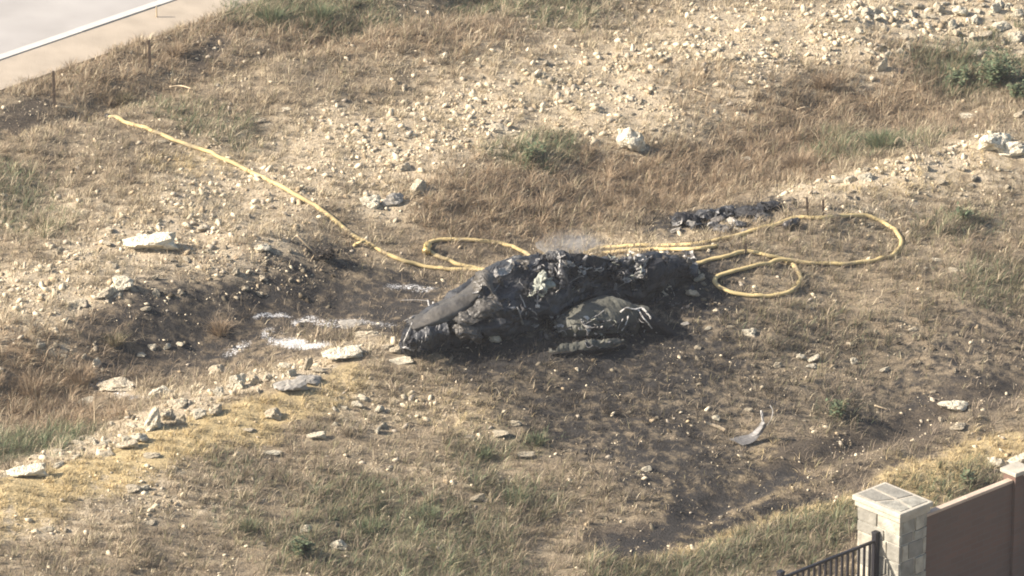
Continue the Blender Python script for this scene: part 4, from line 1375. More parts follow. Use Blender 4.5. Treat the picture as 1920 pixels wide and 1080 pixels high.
# light tubes and struts
rod('strut', [(882, 528, 0.50), (858, 545, 0.46), (832, 563, 0.36), (806, 583, 0.34)], 0.022, M['white'], wreck)
rod('strut', [(752, 563, 0.02), (778, 562, 0.10), (802, 564, 0.28)], 0.010, M['metal'], wreck)
rod('bracket', [(802, 562, 0.30), (806, 576, 0.34), (814, 578, 0.38), (812, 566, 0.34)], 0.018, M['white'], wreck)
rod('strut', [(759, 602), (768, 597), (777, 592)], 0.02, M['metal'], wreck)
for pix, rr_, mk in [
    ([(773, 605), (764, 625), (757, 640)], 0.014, 'metal'), ([(800, 612), (798, 635), (793, 660)], 0.012, 'metal'),
    ([(780, 628), (787, 640)], 0.009, 'metal'), ([(970, 575), (976, 592), (980, 608)], 0.020, 'metal'),
    ([(975, 553), (983, 570), (987, 590)], 0.014, 'metal'),
    ([(1008, 554), (1008, 572)], 0.016, 'metal'),
    ([(1050, 486), (1049, 500), (1048, 514)], 0.018, 'white'), ([(1036, 490), (1042, 505), (1048, 516)], 0.012, 'metal'),
    ([(1054, 488), (1060, 495), (1066, 502)], 0.010, 'metal'), ([(1050, 528), (1050, 540), (1040, 550)], 0.010, 'metal'),
    ([(1068, 530), (1080, 522), (1090, 518)], 0.010, 'metal'), ([(1085, 514), (1098, 506), (1112, 500)], 0.014, 'white'),
    ([(1150, 545), (1164, 535), (1176, 528)], 0.014, 'metal'), ([(1160, 515), (1175, 513), (1190, 515)], 0.014, 'metal'),
    ([(1164, 524), (1178, 522), (1192, 523)], 0.014, 'white'), ([(1206, 478), (1216, 483), (1222, 480)], 0.012, 'white'),
]:
    rod('strut', pix, rr_, M[mk], wreck)
link('valve', tube_mesh('valve', [hit(1008, 572, 0.03), hit(1008, 577, 0.03)], [0.03, 0.03], 8), M['white'], wreck)
rs = random.Random(11)
for (x0, y0, x1, y1, n_, sz, mks) in [
    (1084, 497, 1130, 518, 14, 0.045, ['white', 'metal', 'char']), (1076, 532, 1125, 546, 10, 0.05, ['metal', 'char', 'palegr']),
    (1138, 478, 1210, 545, 34, 0.055, ['metal', 'char', 'palegr', 'black', 'char']), (1100, 470, 1300, 486, 26, 0.045, ['metal', 'char', 'black', 'white', 'charb']),
    (1000, 475, 1070, 500, 12, 0.05, ['char', 'black', 'metal']), (940, 560, 1010, 605, 12, 0.04, ['metal', 'char']),
    (755, 640, 800, 662, 8, 0.04, ['char', 'metal', 'black']), (985, 590, 1060, 610, 14, 0.05, ['char', 'black', 'metal']),
    (1200, 535, 1300, 555, 10, 0.035, ['char', 'black', 'lime']), (1290, 495, 1330, 520, 8, 0.045, ['black', 'char']),
    (880, 515, 960, 560, 8, 0.035, ['char', 'metal']), (860, 615, 960, 645, 8, 0.045, ['char', 'charb']),
    (930, 490, 1010, 510, 10, 0.05, ['charb', 'metal', 'char']), (1010, 515, 1140, 560, 14, 0.05, ['char', 'black', 'charb']),
]:
    for _ in range(n_):
        px, py = rs.uniform(x0, x1), rs.uniform(y0, y1)
        shred('metal_shred', hit(px, py, rs.uniform(0.0, 0.05)), sz * rs.uniform(0.6, 1.5), M[rs.choice(mks)], wreck, rs)
def torn(name, px, py, a, b, m, parent, rr, up):
    """larger jagged torn sheet standing out of the wreck"""
    p = hit(px, py, 0.0)
    n_ = 7
    ax = rr.uniform(0, 6.28)
    u = np.array([math.cos(ax), math.sin(ax), rr.uniform(-0.3, 0.3)])
    v = np.array([rr.uniform(-0.5, 0.5), rr.uniform(-0.7, 0.3), up])
    g = np.zeros((n_, n_, 3))
    top = [rr.uniform(0.25, 1.15) for _ in range(n_)]
    for i in range(n_):
        for j in range(n_):
            c = j / (n_ - 1) - 0.5
            g[i, j] = p + u * a * c + v * b * (i / (n_ - 1) * top[j] - 0.15) + np.array([rr.uniform(-1, 1), rr.uniform(-1, 1), rr.uniform(-1, 1)]) * 0.012 + np.cross(u, v) * rr.uniform(-0.25, 0.25) * b
    sheet(name, None, 0, 0, m, parent, amp=0.01, freq=9, seed=rr.randrange(999), thick=0.008, surf=False, world=g)


for (x0, y0, x1, y1, n_, a_, b_, mks) in [
    (1015, 474, 1075, 500, 6, 0.16, 0.13, ['black', 'char', 'char', 'metal']), (1080, 488, 1200, 505, 7, 0.20, 0.07, ['black', 'char', 'charb']),
    (1190, 482, 1290, 496, 6, 0.16, 0.07, ['black', 'char', 'metal']), (930, 492, 1010, 510, 4, 0.2, 0.08, ['char', 'charb', 'black']),
    (1130, 505, 1210, 545, 14, 0.12, 0.10, ['char', 'metal', 'black', 'charb']), (860, 620, 1050, 645, 14, 0.14, 0.06, ['black', 'char', 'charb']),
    (1050, 560, 1300, 585, 12, 0.13, 0.05, ['black', 'char']), (760, 640, 860, 660, 8, 0.11, 0.06, ['char', 'black']),
    (920, 530, 1010, 600, 9, 0.15, 0.08, ['char', 'black', 'charb']), (1070, 510, 1130, 550, 8, 0.13, 0.08, ['char', 'black', 'charb']),
]:
    for _ in range(n_):
        torn('torn_sheet', rs.uniform(x0, x1), rs.uniform(y0, y1), a_ * rs.uniform(0.6, 1.5), b_ * rs.uniform(0.5, 1.5), M[rs.choice(mks)], wreck, rs, rs.uniform(0.5, 1.0))
for _ in range(22):                              # loose wires
    px, py = rs.uniform(930, 1270), rs.uniform(500, 560)
    q = [(px, py), (px + rs.uniform(-14, 14), py + rs.uniform(4, 14)), (px + rs.uniform(-22, 22), py + rs.uniform(12, 26))]
    rod('wire', q, 0.007, M[rs.choice(['metal', 'black', 'charb'])], wreck, lift=rs.uniform(0.02, 0.07))
# grey burnt lining behind the hood
sheet('burnt_seat_back', [
    [(912, 516, 0.66), (930, 505, 0.70), (950, 498, 0.70), (965, 495, 0.68)],
    [(916, 530, 0.62), (932, 520, 0.66), (948, 514, 0.66), (960, 512, 0.64)],
], 24, 12, M['metal'], wreck, amp=0.04, freq=9, seed=61, ragged=0.16)

# torn wing lying in front of the fuselage
wing = empty('torn_wing', P(1130, 630), 'sooty grey green piece of torn wing humped on the ground in front of the fuselage', 'wing')
sheet('wing_skin', [
    [(1030, 612, 0.02), (1062, 590, 0.02), (1100, 572, 0.03), (1140, 566, 0.03), (1182, 576, 0.03), (1212, 588, 0.02)],
    [(1032, 606, 0.10), (1065, 583, 0.22), (1102, 564, 0.30), (1142, 557, 0.34), (1184, 567, 0.36), (1218, 580, 0.30)],
    [(1040, 612, 0.10), (1075, 597, 0.22), (1108, 582, 0.30), (1146, 577, 0.32), (1184, 584, 0.32), (1212, 594, 0.24)],
    [(1048, 622, 0.06), (1085, 614, 0.15), (1115, 604, 0.22), (1150, 600, 0.24), (1178, 604, 0.22), (1200, 612, 0.14)],
    [(1052, 632, 0.0), (1090, 630, 0.03), (1120, 628, 0.05), (1150, 626, 0.06), (1176, 626, 0.04), (1192, 628, 0.0)],
], 130, 64, M['charg'], wing, amp=0.024, freq=4.0, seed=71, ragged=0.03, fold=0.012)
sheet('wing_end_shadow', [  # black sheet standing in for the shadow at the wing's right end
    [(1206, 580, 0.34), (1224, 588, 0.32), (1240, 600, 0.22), (1256, 614, 0.10), (1272, 629, 0.0)],
    [(1200, 600, 0.26), (1222, 606, 0.22), (1240, 614, 0.14), (1256, 622, 0.06), (1270, 630, 0.0)],
    [(1198, 622, 0.04), (1220, 624, 0.04), (1238, 627, 0.02), (1254, 629, 0.0), (1268, 631, 0.0)],
], 40, 18, M['black'], wing, amp=0.012, freq=5, seed=75)
for pix, rr_, mk in [
    ([(1163, 585), (1175, 577), (1190, 580), (1204, 577), (1212, 585)], 0.024, 'white'),
    ([(1196, 580), (1206, 595), (1216, 607), (1222, 616)], 0.020, 'white'), ([(1204, 578), (1218, 592), (1220, 598)], 0.020, 'white'),
    ([(1178, 592), (1174, 606), (1166, 620)], 0.018, 'white'), ([(1168, 598), (1160, 612), (1158, 624)], 0.014, 'metal'),
    ([(1110, 596), (1122, 590), (1132, 582)], 0.012, 'metal'), ([(1095, 608), (1108, 602), (1118, 596)], 0.010, 'metal'),
    ([(1138, 602), (1148, 600), (1152, 608), (1142, 612)], 0.012, 'metal'), ([(1036, 604), (1044, 596), (1056, 590)], 0.016, 'metal'),
]:
    rod('frame_tube', pix, rr_, M[mk], wing)
for (x0, y0, x1, y1, n_, sz, mks) in [
    (1030, 595, 1075, 625, 12, 0.045, ['charg', 'metal', 'char']), (1090, 590, 1165, 630, 22, 0.05, ['metal', 'char', 'charg', 'palegr']),
    (1150, 600, 1200, 630, 16, 0.04, ['metal', 'char', 'char']), (1200, 600, 1235, 625, 6, 0.035, ['metal', 'char']),
]:
    for _ in range(n_):
        shred('metal_shred', hit(rs.uniform(x0, x1), rs.uniform(y0, y1), rs.uniform(0, 0.04)), sz * rs.uniform(0.6, 1.5), M[rs.choice(mks)], wing, rs)

for _ in range(14):
    torn('torn_sheet', rs.uniform(1050, 1200), rs.uniform(600, 630), 0.12 * rs.uniform(0.6, 1.4), 0.06 * rs.uniform(0.6, 1.5), M[rs.choice(['char', 'black', 'charg', 'metal'])], wing, rs, 0.6)
panel = empty('wing_fragment', P(1090, 660), 'flat scorched panel with a dark lower edge lying below the torn wing', 'panel')
sheet('panel_skin', [
    [(1022, 648, 0.05), (1060, 642, 0.10), (1110, 636, 0.14), (1150, 632, 0.15), (1172, 630, 0.12)],
    [(1018, 656, 0.05), (1060, 650, 0.11), (1110, 644, 0.15), (1152, 640, 0.15), (1176, 637, 0.12)],
    [(1018, 664, 0.02), (1060, 662, 0.06), (1110, 657, 0.08), (1152, 651, 0.08), (1178, 646, 0.06)],
], 60, 20, M['charg'], panel, amp=0.03, freq=5, seed=81, ragged=0.25, thick=0.012)
sheet('folded_edge', [
    [(1030, 664, 0.05), (1065, 660, 0.08), (1110, 655, 0.10), (1150, 650, 0.10), (1175, 645, 0.08)],
    [(1030, 670, 0.0), (1065, 668, 0.0), (1110, 664, 0.0), (1152, 659, 0.0), (1178, 653, 0.0)],
], 50, 8, M['black'], panel, amp=0.015, freq=8, seed=83, ragged=0.05)
for _ in range(26):
    shred('metal_shred', hit(rs.uniform(1095, 1185), rs.uniform(624, 658), rs.uniform(0, 0.04)), 0.045 * rs.uniform(0.6, 1.5), M[rs.choice(['metal', 'char', 'black', 'charg', 'char'])], panel, rs)

# burnt rubbish behind, above the long hose
DEB = [
    (1285, 412, 62, 30, 'leftmost charred crumpled sheet behind the hose', 'black'), (1325, 404, 50, 26, 'sooty sheet beside the leftmost charred one behind the hose', 'char'),
    (1318, 425, 60, 20, 'low charred sheet just above the hose', 'black'), (1362, 398, 44, 26, 'middle charred lump behind the hose', 'char'),
    (1404, 398, 60, 28, 'black crumpled sheet left of the topmost charred one', 'black'), (1440, 386, 50, 22, 'topmost black charred sheet on the crest', 'black'),
    (1385, 420, 50, 18, 'scorched scrap between the charred lump and the hose', 'char'), (1425, 412, 34, 16, 'small scorched scrap near the dark hose coupling', 'charb'),
    (1355, 432, 40, 12, 'thin scorched scrap nearest the hose', 'charb'),
]
for i, (px, py, w_, h_, lab, mk) in enumerate(DEB):
    e = empty('charred_sheet', P(px, py + h_ / 2), lab, 'debris', 'charred scraps behind the hose')
    a = w_ / 2
    hh = h_ / 150 * 0.75
    sheet('skin', [
        [(px - a, py + h_ * .1, 0.0), (px - a * .3, py - h_ * .2, 0.03), (px + a * .4, py - h_ * .3, 0.03), (px + a, py - h_ * .2, 0.0)],
        [(px - a, py + h_ * .2, hh * .5), (px - a * .3, py - h_ * .35, hh), (px + a * .4, py - h_ * .45, hh), (px + a, py - h_ * .1, hh * .5)],
        [(px - a, py + h_ * .45, 0.0), (px - a * .3, py + h_ * .3, hh * .3), (px + a * .4, py + h_ * .3, hh * .3), (px + a, py + h_ * .3, 0.0)],
    ], 22, 16, M[mk], e, amp=0.05, freq=6, seed=90 + i, ragged=0.14)
    for _ in range(4):
        shred('metal_shred', hit(px + rs.uniform(-a, a), py + rs.uniform(-h_ * .3, h_ * .4), 0.02), 0.05 * rs.uniform(0.6, 1.3), M[rs.choice(['metal', 'char', 'black'])], e, rs)
for i, (px, py, w_, h_, lab) in enumerate([
    (1300, 418, 26, 16, 'sooty stone among the charred sheets at left'), (1345, 408, 28, 16, 'sooty stone in the middle of the charred sheets'),
    (1372, 410, 24, 16, 'pale sooty stone right of the middle charred lump'), (1418, 398, 28, 14, 'sooty stone between the two black sheets'),
    (1268, 430, 22, 12, 'sooty stone at the left end of the charred scraps'), (1395, 432, 22, 10, 'small sooty stone just above the hose'),
]):
    rock(px, py, w_, h_, lab, 'sooty' if i % 2 else 'limeg', i, i * 0.9, 0.2)

# ------------------------------------------------------------------ hoses
HR = 0.031


def hose(pix, label, m='hose', group=None, ends=True, n=8):
    pts = [hit(q[0], q[1]) + np.array([0, 0, HR * 0.8 + (q[2] if len(q) > 2 else 0)]) for q in pix]
    cl = catmull(pts, n * len(pts))
    cl[:, 0] += 0.012 * perlin(np.arange(len(cl)) * 0.22, np.full(len(cl), pts[0][1]), 7)
    cl[:, 1] += 0.02 * perlin(np.arange(len(cl)) * 0.22, np.full(len(cl), pts[0][1]), 8)
    for i, p in enumerate(cl):                   # keep it on the ground
        cl[i][2] = max(cl[i][2], hz(p[0], p[1]) + HR * 0.7)
    e = empty('fire_hose', pts[0], label, 'hose', group)
    link('hose_jacket', tube_mesh('hose_jacket', cl, HR * (1 + 0.14 * perlin(np.arange(len(cl)) * 0.35, np.full(len(cl), pts[0][0]), 6)), 10, 0.8), M[m], e, smooth=True)
    for p, t in ((cl[0], cl[1]), (cl[-1], cl[-2])):
        if ends:
            d = (p - t) / np.linalg.norm(p - t)
            link('coupling', tube_mesh('coupling', [p - d * 0.02, p + d * 0.03, p + d * 0.09], [HR * 1.15, HR * 1.25, HR * 1.2], 10), M['hoseend'], e, smooth=True)
    return e


SURF_KEEP, SURF = SURF, []
hose([(205, 222), (235, 232), (290, 250), (350, 274), (410, 297), (470, 325), (530, 354), (585, 386), (630, 419), (665, 446), (705, 468), (745, 488), (795, 502), (845, 509), (905, 509), (960, 520)],
     'long yellow fire hose running down the slope from upper left to the wreck')
hose([(930, 516), (900, 508), (868, 501), (838, 490), (812, 479), (800, 468), (806, 457), (835, 452), (880, 453), (925, 457), (962, 466), (988, 479), (994, 492), (975, 506)],
     'short yellow fire hose bent in a loop behind the wreck')
hose([(1090, 482), (1120, 470), (1160, 466), (1220, 464), (1285, 462), (1340, 454), (1400, 440), (1455, 424), (1492, 412), (1540, 412), (1585, 408), (1622, 408), (1655, 420), (1682, 440), (1690, 462), (1672, 482),
      (1635, 492), (1580, 498), (1520, 496), (1462, 497, 0.05), (1440, 498), (1392, 508), (1352, 518), (1340, 531), (1357, 546), (1400, 557), (1450, 558), (1484, 549), (1500, 530), (1494, 508), (1476, 493), (1440, 482), (1400, 475), (1366, 482), (1330, 491), (1300, 499)],
     'yellow fire hose with a big loop and a small loop right of the wreck')
hose([(1130, 478), (1180, 473), (1240, 471), (1300, 470), (1345, 464)], 'short dusty yellow hose lying along the looped hose', ends=False)
SURF = SURF_KEEP
e = empty('hose_coupling', P(1487, 420), 'dark metal coupling where the looped hose bends on the crest', 'coupling')
cpt = [P(1470, 425, 0.05), P(1482, 420, 0.06), P(1496, 414, 0.06)]
link('barrel', tube_mesh('barrel', catmull(cpt, 8), [0.045, 0.055, 0.055, 0.05, 0.055, 0.055, 0.05, 0.045], 12), M['hoseend'], e, smooth=True)
link('lug', tube_mesh('lug', [cpt[1] + np.array([0, 0, 0.0]), cpt[1] + np.array([0.02, -0.05, 0.08])], 0.018, 8), M['hoseend'], e, smooth=True)
e = empty('hose_nozzle', P(802, 466), 'brass coloured nozzle on the bend of the looped hose behind the wreck', 'nozzle')
npt = [P(799, 474, 0.05), P(800, 466, 0.07), P(803, 458, 0.07)]
link('barrel', tube_mesh('barrel', catmull(npt, 7), [0.05, 0.055, 0.05, 0.045, 0.05, 0.055, 0.045], 12), M['brass'], e, smooth=True)
link('handle', tube_mesh('handle', [npt[1], npt[1] + np.array([-0.02, -0.04, 0.07])], 0.014, 8), M['brass'], e, smooth=True)
e = empty('hose_tie', P(676, 456), 'small yellow tie wrapped on the long hose near the wreck', 'strap')
link('band', tube_mesh('band', catmull([P(668, 457, 0.02), P(676, 454, 0.085), P(684, 453, 0.06)], 8), 0.016, 8), M['hose'], e, smooth=True)
link('tail', tube_mesh('tail', catmull([P(668, 457, 0.02), P(664, 461, 0.02)], 4), 0.022, 8), M['hose'], e, smooth=True)

# ------------------------------------------------------------------ pillar, wall and fence (lower right)
PH = 1.9
pc = P(1688, 965, PH)                            # front corner of the cap
WF, SF = float(wcoord(pc[0], pc[1])), float(scoord(pc[0], pc[1]))
ZC = float(pc[2])
CAPW, CAPS = 0.76, 0.54                          # along w (left face) and along s (right face)
ANG = math.atan2(DY, DX)


def wsbox(name, w0, w1, s0, s1, z0, z1, m, parent, bevel=0.006, jitter=0.0, rnd=None):
    c = from_ws((w0 + w1) / 2, (s0 + s1) / 2)
    me = box_mesh(name, c[0], c[1], (z0 + z1) / 2, abs(s1 - s0), abs(w1 - w0), abs(z1 - z0), bevel, ANG, jitter, rnd)
    return link(name, me, m, parent)


pcen = from_ws(WF + CAPW / 2, SF + CAPS / 2)
pz = hz(*pcen)
pil = empty('stone_pillar', (pcen[0], pcen[1], pz), 'square stone gate pillar with a broad cast cap at the wall end', 'pillar')
IN = 0.05
w0, w1, s0, s1 = WF + IN, WF + CAPW - IN, SF + IN, SF + CAPS - IN
ZB = ZC - 0.13
wsbox('mortar_core', w0 + 0.012, w1 - 0.012, s0 + 0.012, s1 - 0.012, pz - 0.3, ZB - 0.002, M['mortar'], pil, 0.004)
capo = wsbox('cap', WF, WF + CAPW, SF, SF + CAPS, ZC - 0.062, ZC, M['cap'], pil, 0.012)
wsbox('cap_moulding', WF + 0.022, WF + CAPW - 0.022, SF + 0.022, SF + CAPS - 0.022, ZC - 0.13, ZC - 0.064, M['cap'], pil, 0.010)
# low flagstones bedded on the cap
fl = [[(0.05, 0.05), (0.42, 0.05), (0.30, 0.24), (0.05, 0.20)], [(0.46, 0.05), (0.71, 0.05), (0.71, 0.27), (0.34, 0.25)],
      [(0.05, 0.24), (0.29, 0.28), (0.24, 0.49), (0.05, 0.49)], [(0.33, 0.29), (0.71, 0.31), (0.71, 0.49), (0.28, 0.49)]]
for k, q in enumerate(fl):
    top = [(*from_ws(WF + a, SF + b), ZC + 0.006 + 0.002 * (k % 2)) for a, b in q]
    bot = [(x_, y_, ZC + 0.001) for x_, y_, _ in top]
    link('flagstone', pymesh('flagstone', bot + top, [(4, 5, 6, 7)[::-1], (0, 1, 5, 4)[::-1], (1, 2, 6, 5)[::-1], (2, 3, 7, 6)[::-1], (3, 0, 4, 7)[::-1]]), M['stone3' if k % 2 else 'stone1'], capo)
rp = random.Random(3)
z = ZB - 0.004
row = 0
while z > pz - 0.1:
    hgt = rp.choice([0.13, 0.17, 0.21, 0.24])
    # left face (constant s = s0), right face (constant w = w0), and the two hidden ones
    for face in ('s0', 'w0', 's1', 'w1'):
        lo, hi = (w0, w1) if face[0] == 's' else (s0, s1)
        cut = lo + (hi - lo) * rp.uniform(0.3, 0.7)
        if face == 'w0' or face == 'w1':
            lo, hi = lo + 0.052, hi - 0.052
            cut = min(max(cut, lo + 0.1), hi - 0.1)
        for a, b in ((lo, cut - 0.008), (cut + 0.008, hi)):
            pr = rp.uniform(0.0, 0.012)
            mk = rp.choice(['stone1', 'stone2', 'stone1', 'stone3', 'stone2'])
            zt, zb = z - 0.006, z - hgt + 0.006
            if face == 's0':
                wsbox('stone', a, b, s0 - pr, s0 + 0.05, zb, zt, M[mk], pil, 0.01, 0.004, rp)
            elif face == 's1':
                wsbox('stone', a, b, s1 - 0.05, s1 + pr, zb, zt, M[mk], pil, 0.01, 0.004, rp)
            elif face == 'w0':
                wsbox('stone', w0 - pr, w0 + 0.05, a, b, zb, zt, M[mk], pil, 0.01, 0.004, rp)
            else:
                wsbox('stone', w1 - 0.05, w1 + pr, a, b, zb, zt, M[mk], pil, 0.01, 0.004, rp)
    z -= hgt
    row += 1

WW = WF + 0.16                                   # front plane of the wall
ztop = float(rayplane_w(1752, 958, WW)[2])
q1 = rayplane_w(1899, 905, WW)
S1 = float(scoord(q1[0], q1[1]))
wl_ = empty('garden_wall', (*from_ws(WW, SF + CAPS), pz), 'brown brick garden wall with thin pale coping right of the pillar', 'wall')


def wall_panel(sa, sb, zt, name_parent):
    nseg = 1
    L = sb - sa
    me = box_mesh('brick_panel', L / 2, 0.035, (zt - 0.04 + pz - 0.3) / 2 - pz, L, 0.07, (zt - 0.04) - (pz - 0.3), 0)
    me['local'] = 1
    o = link('brick_panel', me, M['brick'], name_parent)
    pl = name_parent.location
    p0 = from_ws(WW, sa)
    o.location = (p0[0] - pl.x, p0[1] - pl.y, 0)
    o.rotation_euler = (0, 0, ANG)
    k = max(1, int(L / 0.6))
    for i in range(k):
        wsbox('coping_stone', WW - 0.008, WW + 0.074, sa + L * i / k + 0.003, sa + L * (i + 1) / k - 0.003, zt - 0.038, zt, M['coping'], name_parent, 0.006)


wall_panel(SF + CAPS - IN - 0.02, S1, ztop, wl_)
wall2 = empty('garden_wall', (*from_ws(WW, S1), pz), 'taller wall section stepping up at the right edge of the picture', 'wall')
q2 = rayplane_w(1908, 892, WW - 0.04)
z2 = float(q2[2])
wall_panel(S1 + 0.14, S1 + 4.0, z2 - 0.02, wall2)
wsbox('wall_pier', WW - 0.04, WW + 0.15, S1 + 0.002, S1 + 0.13, pz - 0.3, z2, M['brick'], wall2, 0.004)
wsbox('pier_cap', WW - 0.07, WW + 0.18, S1 - 0.03, S1 + 0.26, z2 + 0.002, z2 + 0.05, M['cap'], wall2, 0.008)

WFN = WF + CAPW / 2                              # fence line
qp = rayplane_w(1642, 1001, WFN)
SP, ZP = float(scoord(qp[0], qp[1])), float(qp[2])
zr = float(rayplane_w(1636, 1014, WFN)[2])


def fence_panel(sa, sb, zrail, label, parent_name='picket_fence', end_post=True, zpost=None):
    c = from_ws(WFN, sb)
    g = hz(*c)
    e = empty(parent_name, (c[0], c[1], g), label, 'fence', 'black picket fence panels')
    if end_post:
        po = wsbox('post', WFN - 0.032, WFN + 0.032, sb - 0.032, sb + 0.032, g - 0.2, zpost, M['iron'], e, 0.004)
        wsbox('post_cap', WFN - 0.038, WFN + 0.038, sb - 0.038, sb + 0.038, zpost + 0.001, zpost + 0.03, M['iron'], po, 0.01)
    wsbox('rail', WFN - 0.016, WFN + 0.016, sa + 0.034, sb - 0.034, zrail - 0.03, zrail, M['iron'], e, 0.003)
    wsbox('rail', WFN - 0.016, WFN + 0.016, sa + 0.034, sb - 0.034, g + 0.12, g + 0.15, M['iron'], e, 0.003)
    k = int((sb - sa) / 0.088)
    for i in range(1, k):
        s = sa + (sb - sa) * i / k
        wsbox('picket', WFN - 0.012, WFN + 0.012, s - 0.012, s + 0.012, g + 0.05, zrail - 0.031, M['iron'], e, 0.002)
    return e


qn = rayplane_w(1464, 1066, WFN)
SN = float(scoord(qn[0], qn[1]))
fence_panel(SN, SP, zr, 'black metal picket fence panel joining the stone pillar', zpost=ZP)
fence_panel(SN - (SP - SN), SN, zr - 0.02, 'black metal picket fence panel farther from the pillar at the bottom edge', zpost=ZP - 0.02)

_c, _r, _z = PUDDLES[0]
pv_ = [(_c[0], _c[1], _z - 0.012)]
for k in range(48):
    a = 2 * math.pi * k / 48
    f = 1.05 + 0.12 * float(perlin(np.array([math.cos(a) * 2]), np.array([math.sin(a) * 2]), 55)[0])
    pv_.append((_c[0] + math.cos(a) * _r[0] * f, _c[1] + math.sin(a) * _r[1] * f, _z - 0.012))
M['mudwater'] = mat('muddy_water', (0.20, 0.185, 0.155), 0.6, var=0.15, scale=5, spec=0.3)
pud = link('puddle', pymesh('puddle', pv_, [(0, k + 1, (k + 1) % 48 + 1) for k in range(48)]), M['mudwater'])
pud['kind'] = 'structure'
pud['label'] = 'shallow grey muddy puddle behind the wreck'

# ------------------------------------------------------------------ posts, stakes, sticks


def stake(name, px, ytop, ybot, r, m, label, cat, lean=0, tag_=False, group=None):
    b = P(px, ybot)
    hgt = (ybot - ytop) / 150 / 0.93 * float(np.linalg.norm(b - CAM)) / DIST
    e = empty(name, b, label, cat, group)
    top = b + np.array([lean * hgt, 0, hgt])
    if m == 'post':
        # T section steel post
        c, s = 0.5 * r, r * 1.6
        pr = [(-s, -c), (s, -c), (s, c), (c * .6, c), (c * .6, s * 1.3), (-c * .6, s * 1.3), (-c * .6, c), (-s, c)]
        V = [(b[0] + x_, b[1] + y_, b[2] - 0.1) for x_, y_ in pr] + [(top[0] + x_, top[1] + y_, top[2]) for x_, y_ in pr]
        n_ = len(pr)
        F = [(i, (i + 1) % n_, (i + 1) % n_ + n_, i + n_) for i in range(n_)] + [tuple(range(n_, 2 * n_))]
        link('shaft', pymesh('shaft', V, F), M['post'], e)
        for k in range(3):
            zc = b[2] + hgt * (0.35 + 0.22 * k)
            link('stud', box_mesh('stud', b[0] + lean * (zc - b[2]), b[1] - c - 0.006, zc, r * 1.6, 0.012, 0.02, 0.002), M['post'], e)
    else:
        link('shaft', tube_mesh('shaft', [b - np.array([0, 0, 0.1]), (b + top) / 2, top], [r, r * .95, r * .9], 6), M[m], e)
        link('tip', tube_mesh('tip', [top, top + np.array([0, 0, r * 1.2])], [r * .9, r * .35], 6), M[m], e)
    return e


stake('fence_post', 102, 134, 200, 0.011, 'post', 'left rusty steel fence post in the grass below the road', 'post', group='steel fence posts')
stake('fence_post', 281, 76, 132, 0.011, 'post', 'right rusty steel fence post in the grass below the road', 'post', group='steel fence posts')
stake('survey_stake', 294, 14, 50, 0.012, 'wood', 'thin stake standing at the edge of the pale pavement', 'stake')
stake('survey_stake', 1516, 370, 405, 0.009, 'post', 'left one of two short stakes on the crest above the hose', 'stake', -0.1)
stake('survey_stake', 1543, 375, 406, 0.009, 'post', 'right one of two short stakes on the crest above the hose', 'stake')
stake('survey_stake', 178, 752, 798, 0.010, 'wood', 'thin pale stake in the brown grass at lower left', 'stake')
stake('survey_stake', 1398, 456, 478, 0.008, 'post', 'short dark stake at the far side of the small hose loop', 'stake')


def stick(pix, r, m, label, cat='stick', name='stick', fork=None):
    e = empty(name, P(*pix[0]), label, cat)
    pts = catmull([P(*q) for q in pix], 4 * len(pix))
    link('stem', tube_mesh('stem', pts, np.linspace(r, r * 0.6, len(pts)), 6), M[m], e, smooth=True)
    if fork:
        pts = catmull([P(*q) for q in fork], 8)
        link('twig', tube_mesh('twig', pts, np.linspace(r * .7, r * .3, len(pts)), 5), M[m], e, smooth=True)
    return e


stick([(556, 440, 0.16), (574, 458, 0.10), (592, 475, 0.03)], 0.016, 'wood', 'pale stick leaning over the burnt shrub', fork=[(592, 475, 0.04), (585, 485, 0.03), (582, 490, 0.02)])
stick([(1718, 308, 0.0), (1714, 290, 0.12), (1702, 270, 0.26), (1686, 257, 0.36)], 0.012, 'wood', 'dry bent plant stalk standing on the right berm', 'stalk', 'dead_stalk', fork=[(1686, 257, 0.36), (1680, 262, 0.34), (1677, 270, 0.3)])
stick([(1300, 167, 0.05), (1318, 174, 0.05), (1332, 180, 0.03)], 0.014, 'wood', 'short pale stick in the brown grass left of the far shrub')
stick([(1046, 276, 0.05), (1066, 287, 0.05), (1082, 296, 0.03)], 0.009, 'wood', 'thin pale stick right of the green weed')
stick([(1494, 205, 0.06), (1510, 201, 0.09), (1526, 204, 0.05)], 0.012, 'wood', 'arched pale stick in matted grass at right')
stick([(105, 199, 0.12), (118, 201, 0.12), (134, 203, 0.1)], 0.016, 'wood', 'pale stick in straw right of the left fence post')
stick([(318, 163, 0.1), (340, 161, 0.12), (358, 166, 0.08)], 0.014, 'wood', 'pale arched stick below the right fence post')
stick([(1115, 463, 0.02), (1128, 460, 0.03), (1140, 459, 0.02)], 0.014, 'wood', 'short pale stick right of the grey puddle')
stick([(1640, 760, 0.02), (1652, 764, 0.03), (1665, 768, 0.02)], 0.012, 'wood', 'short pale stick on the near right slope')

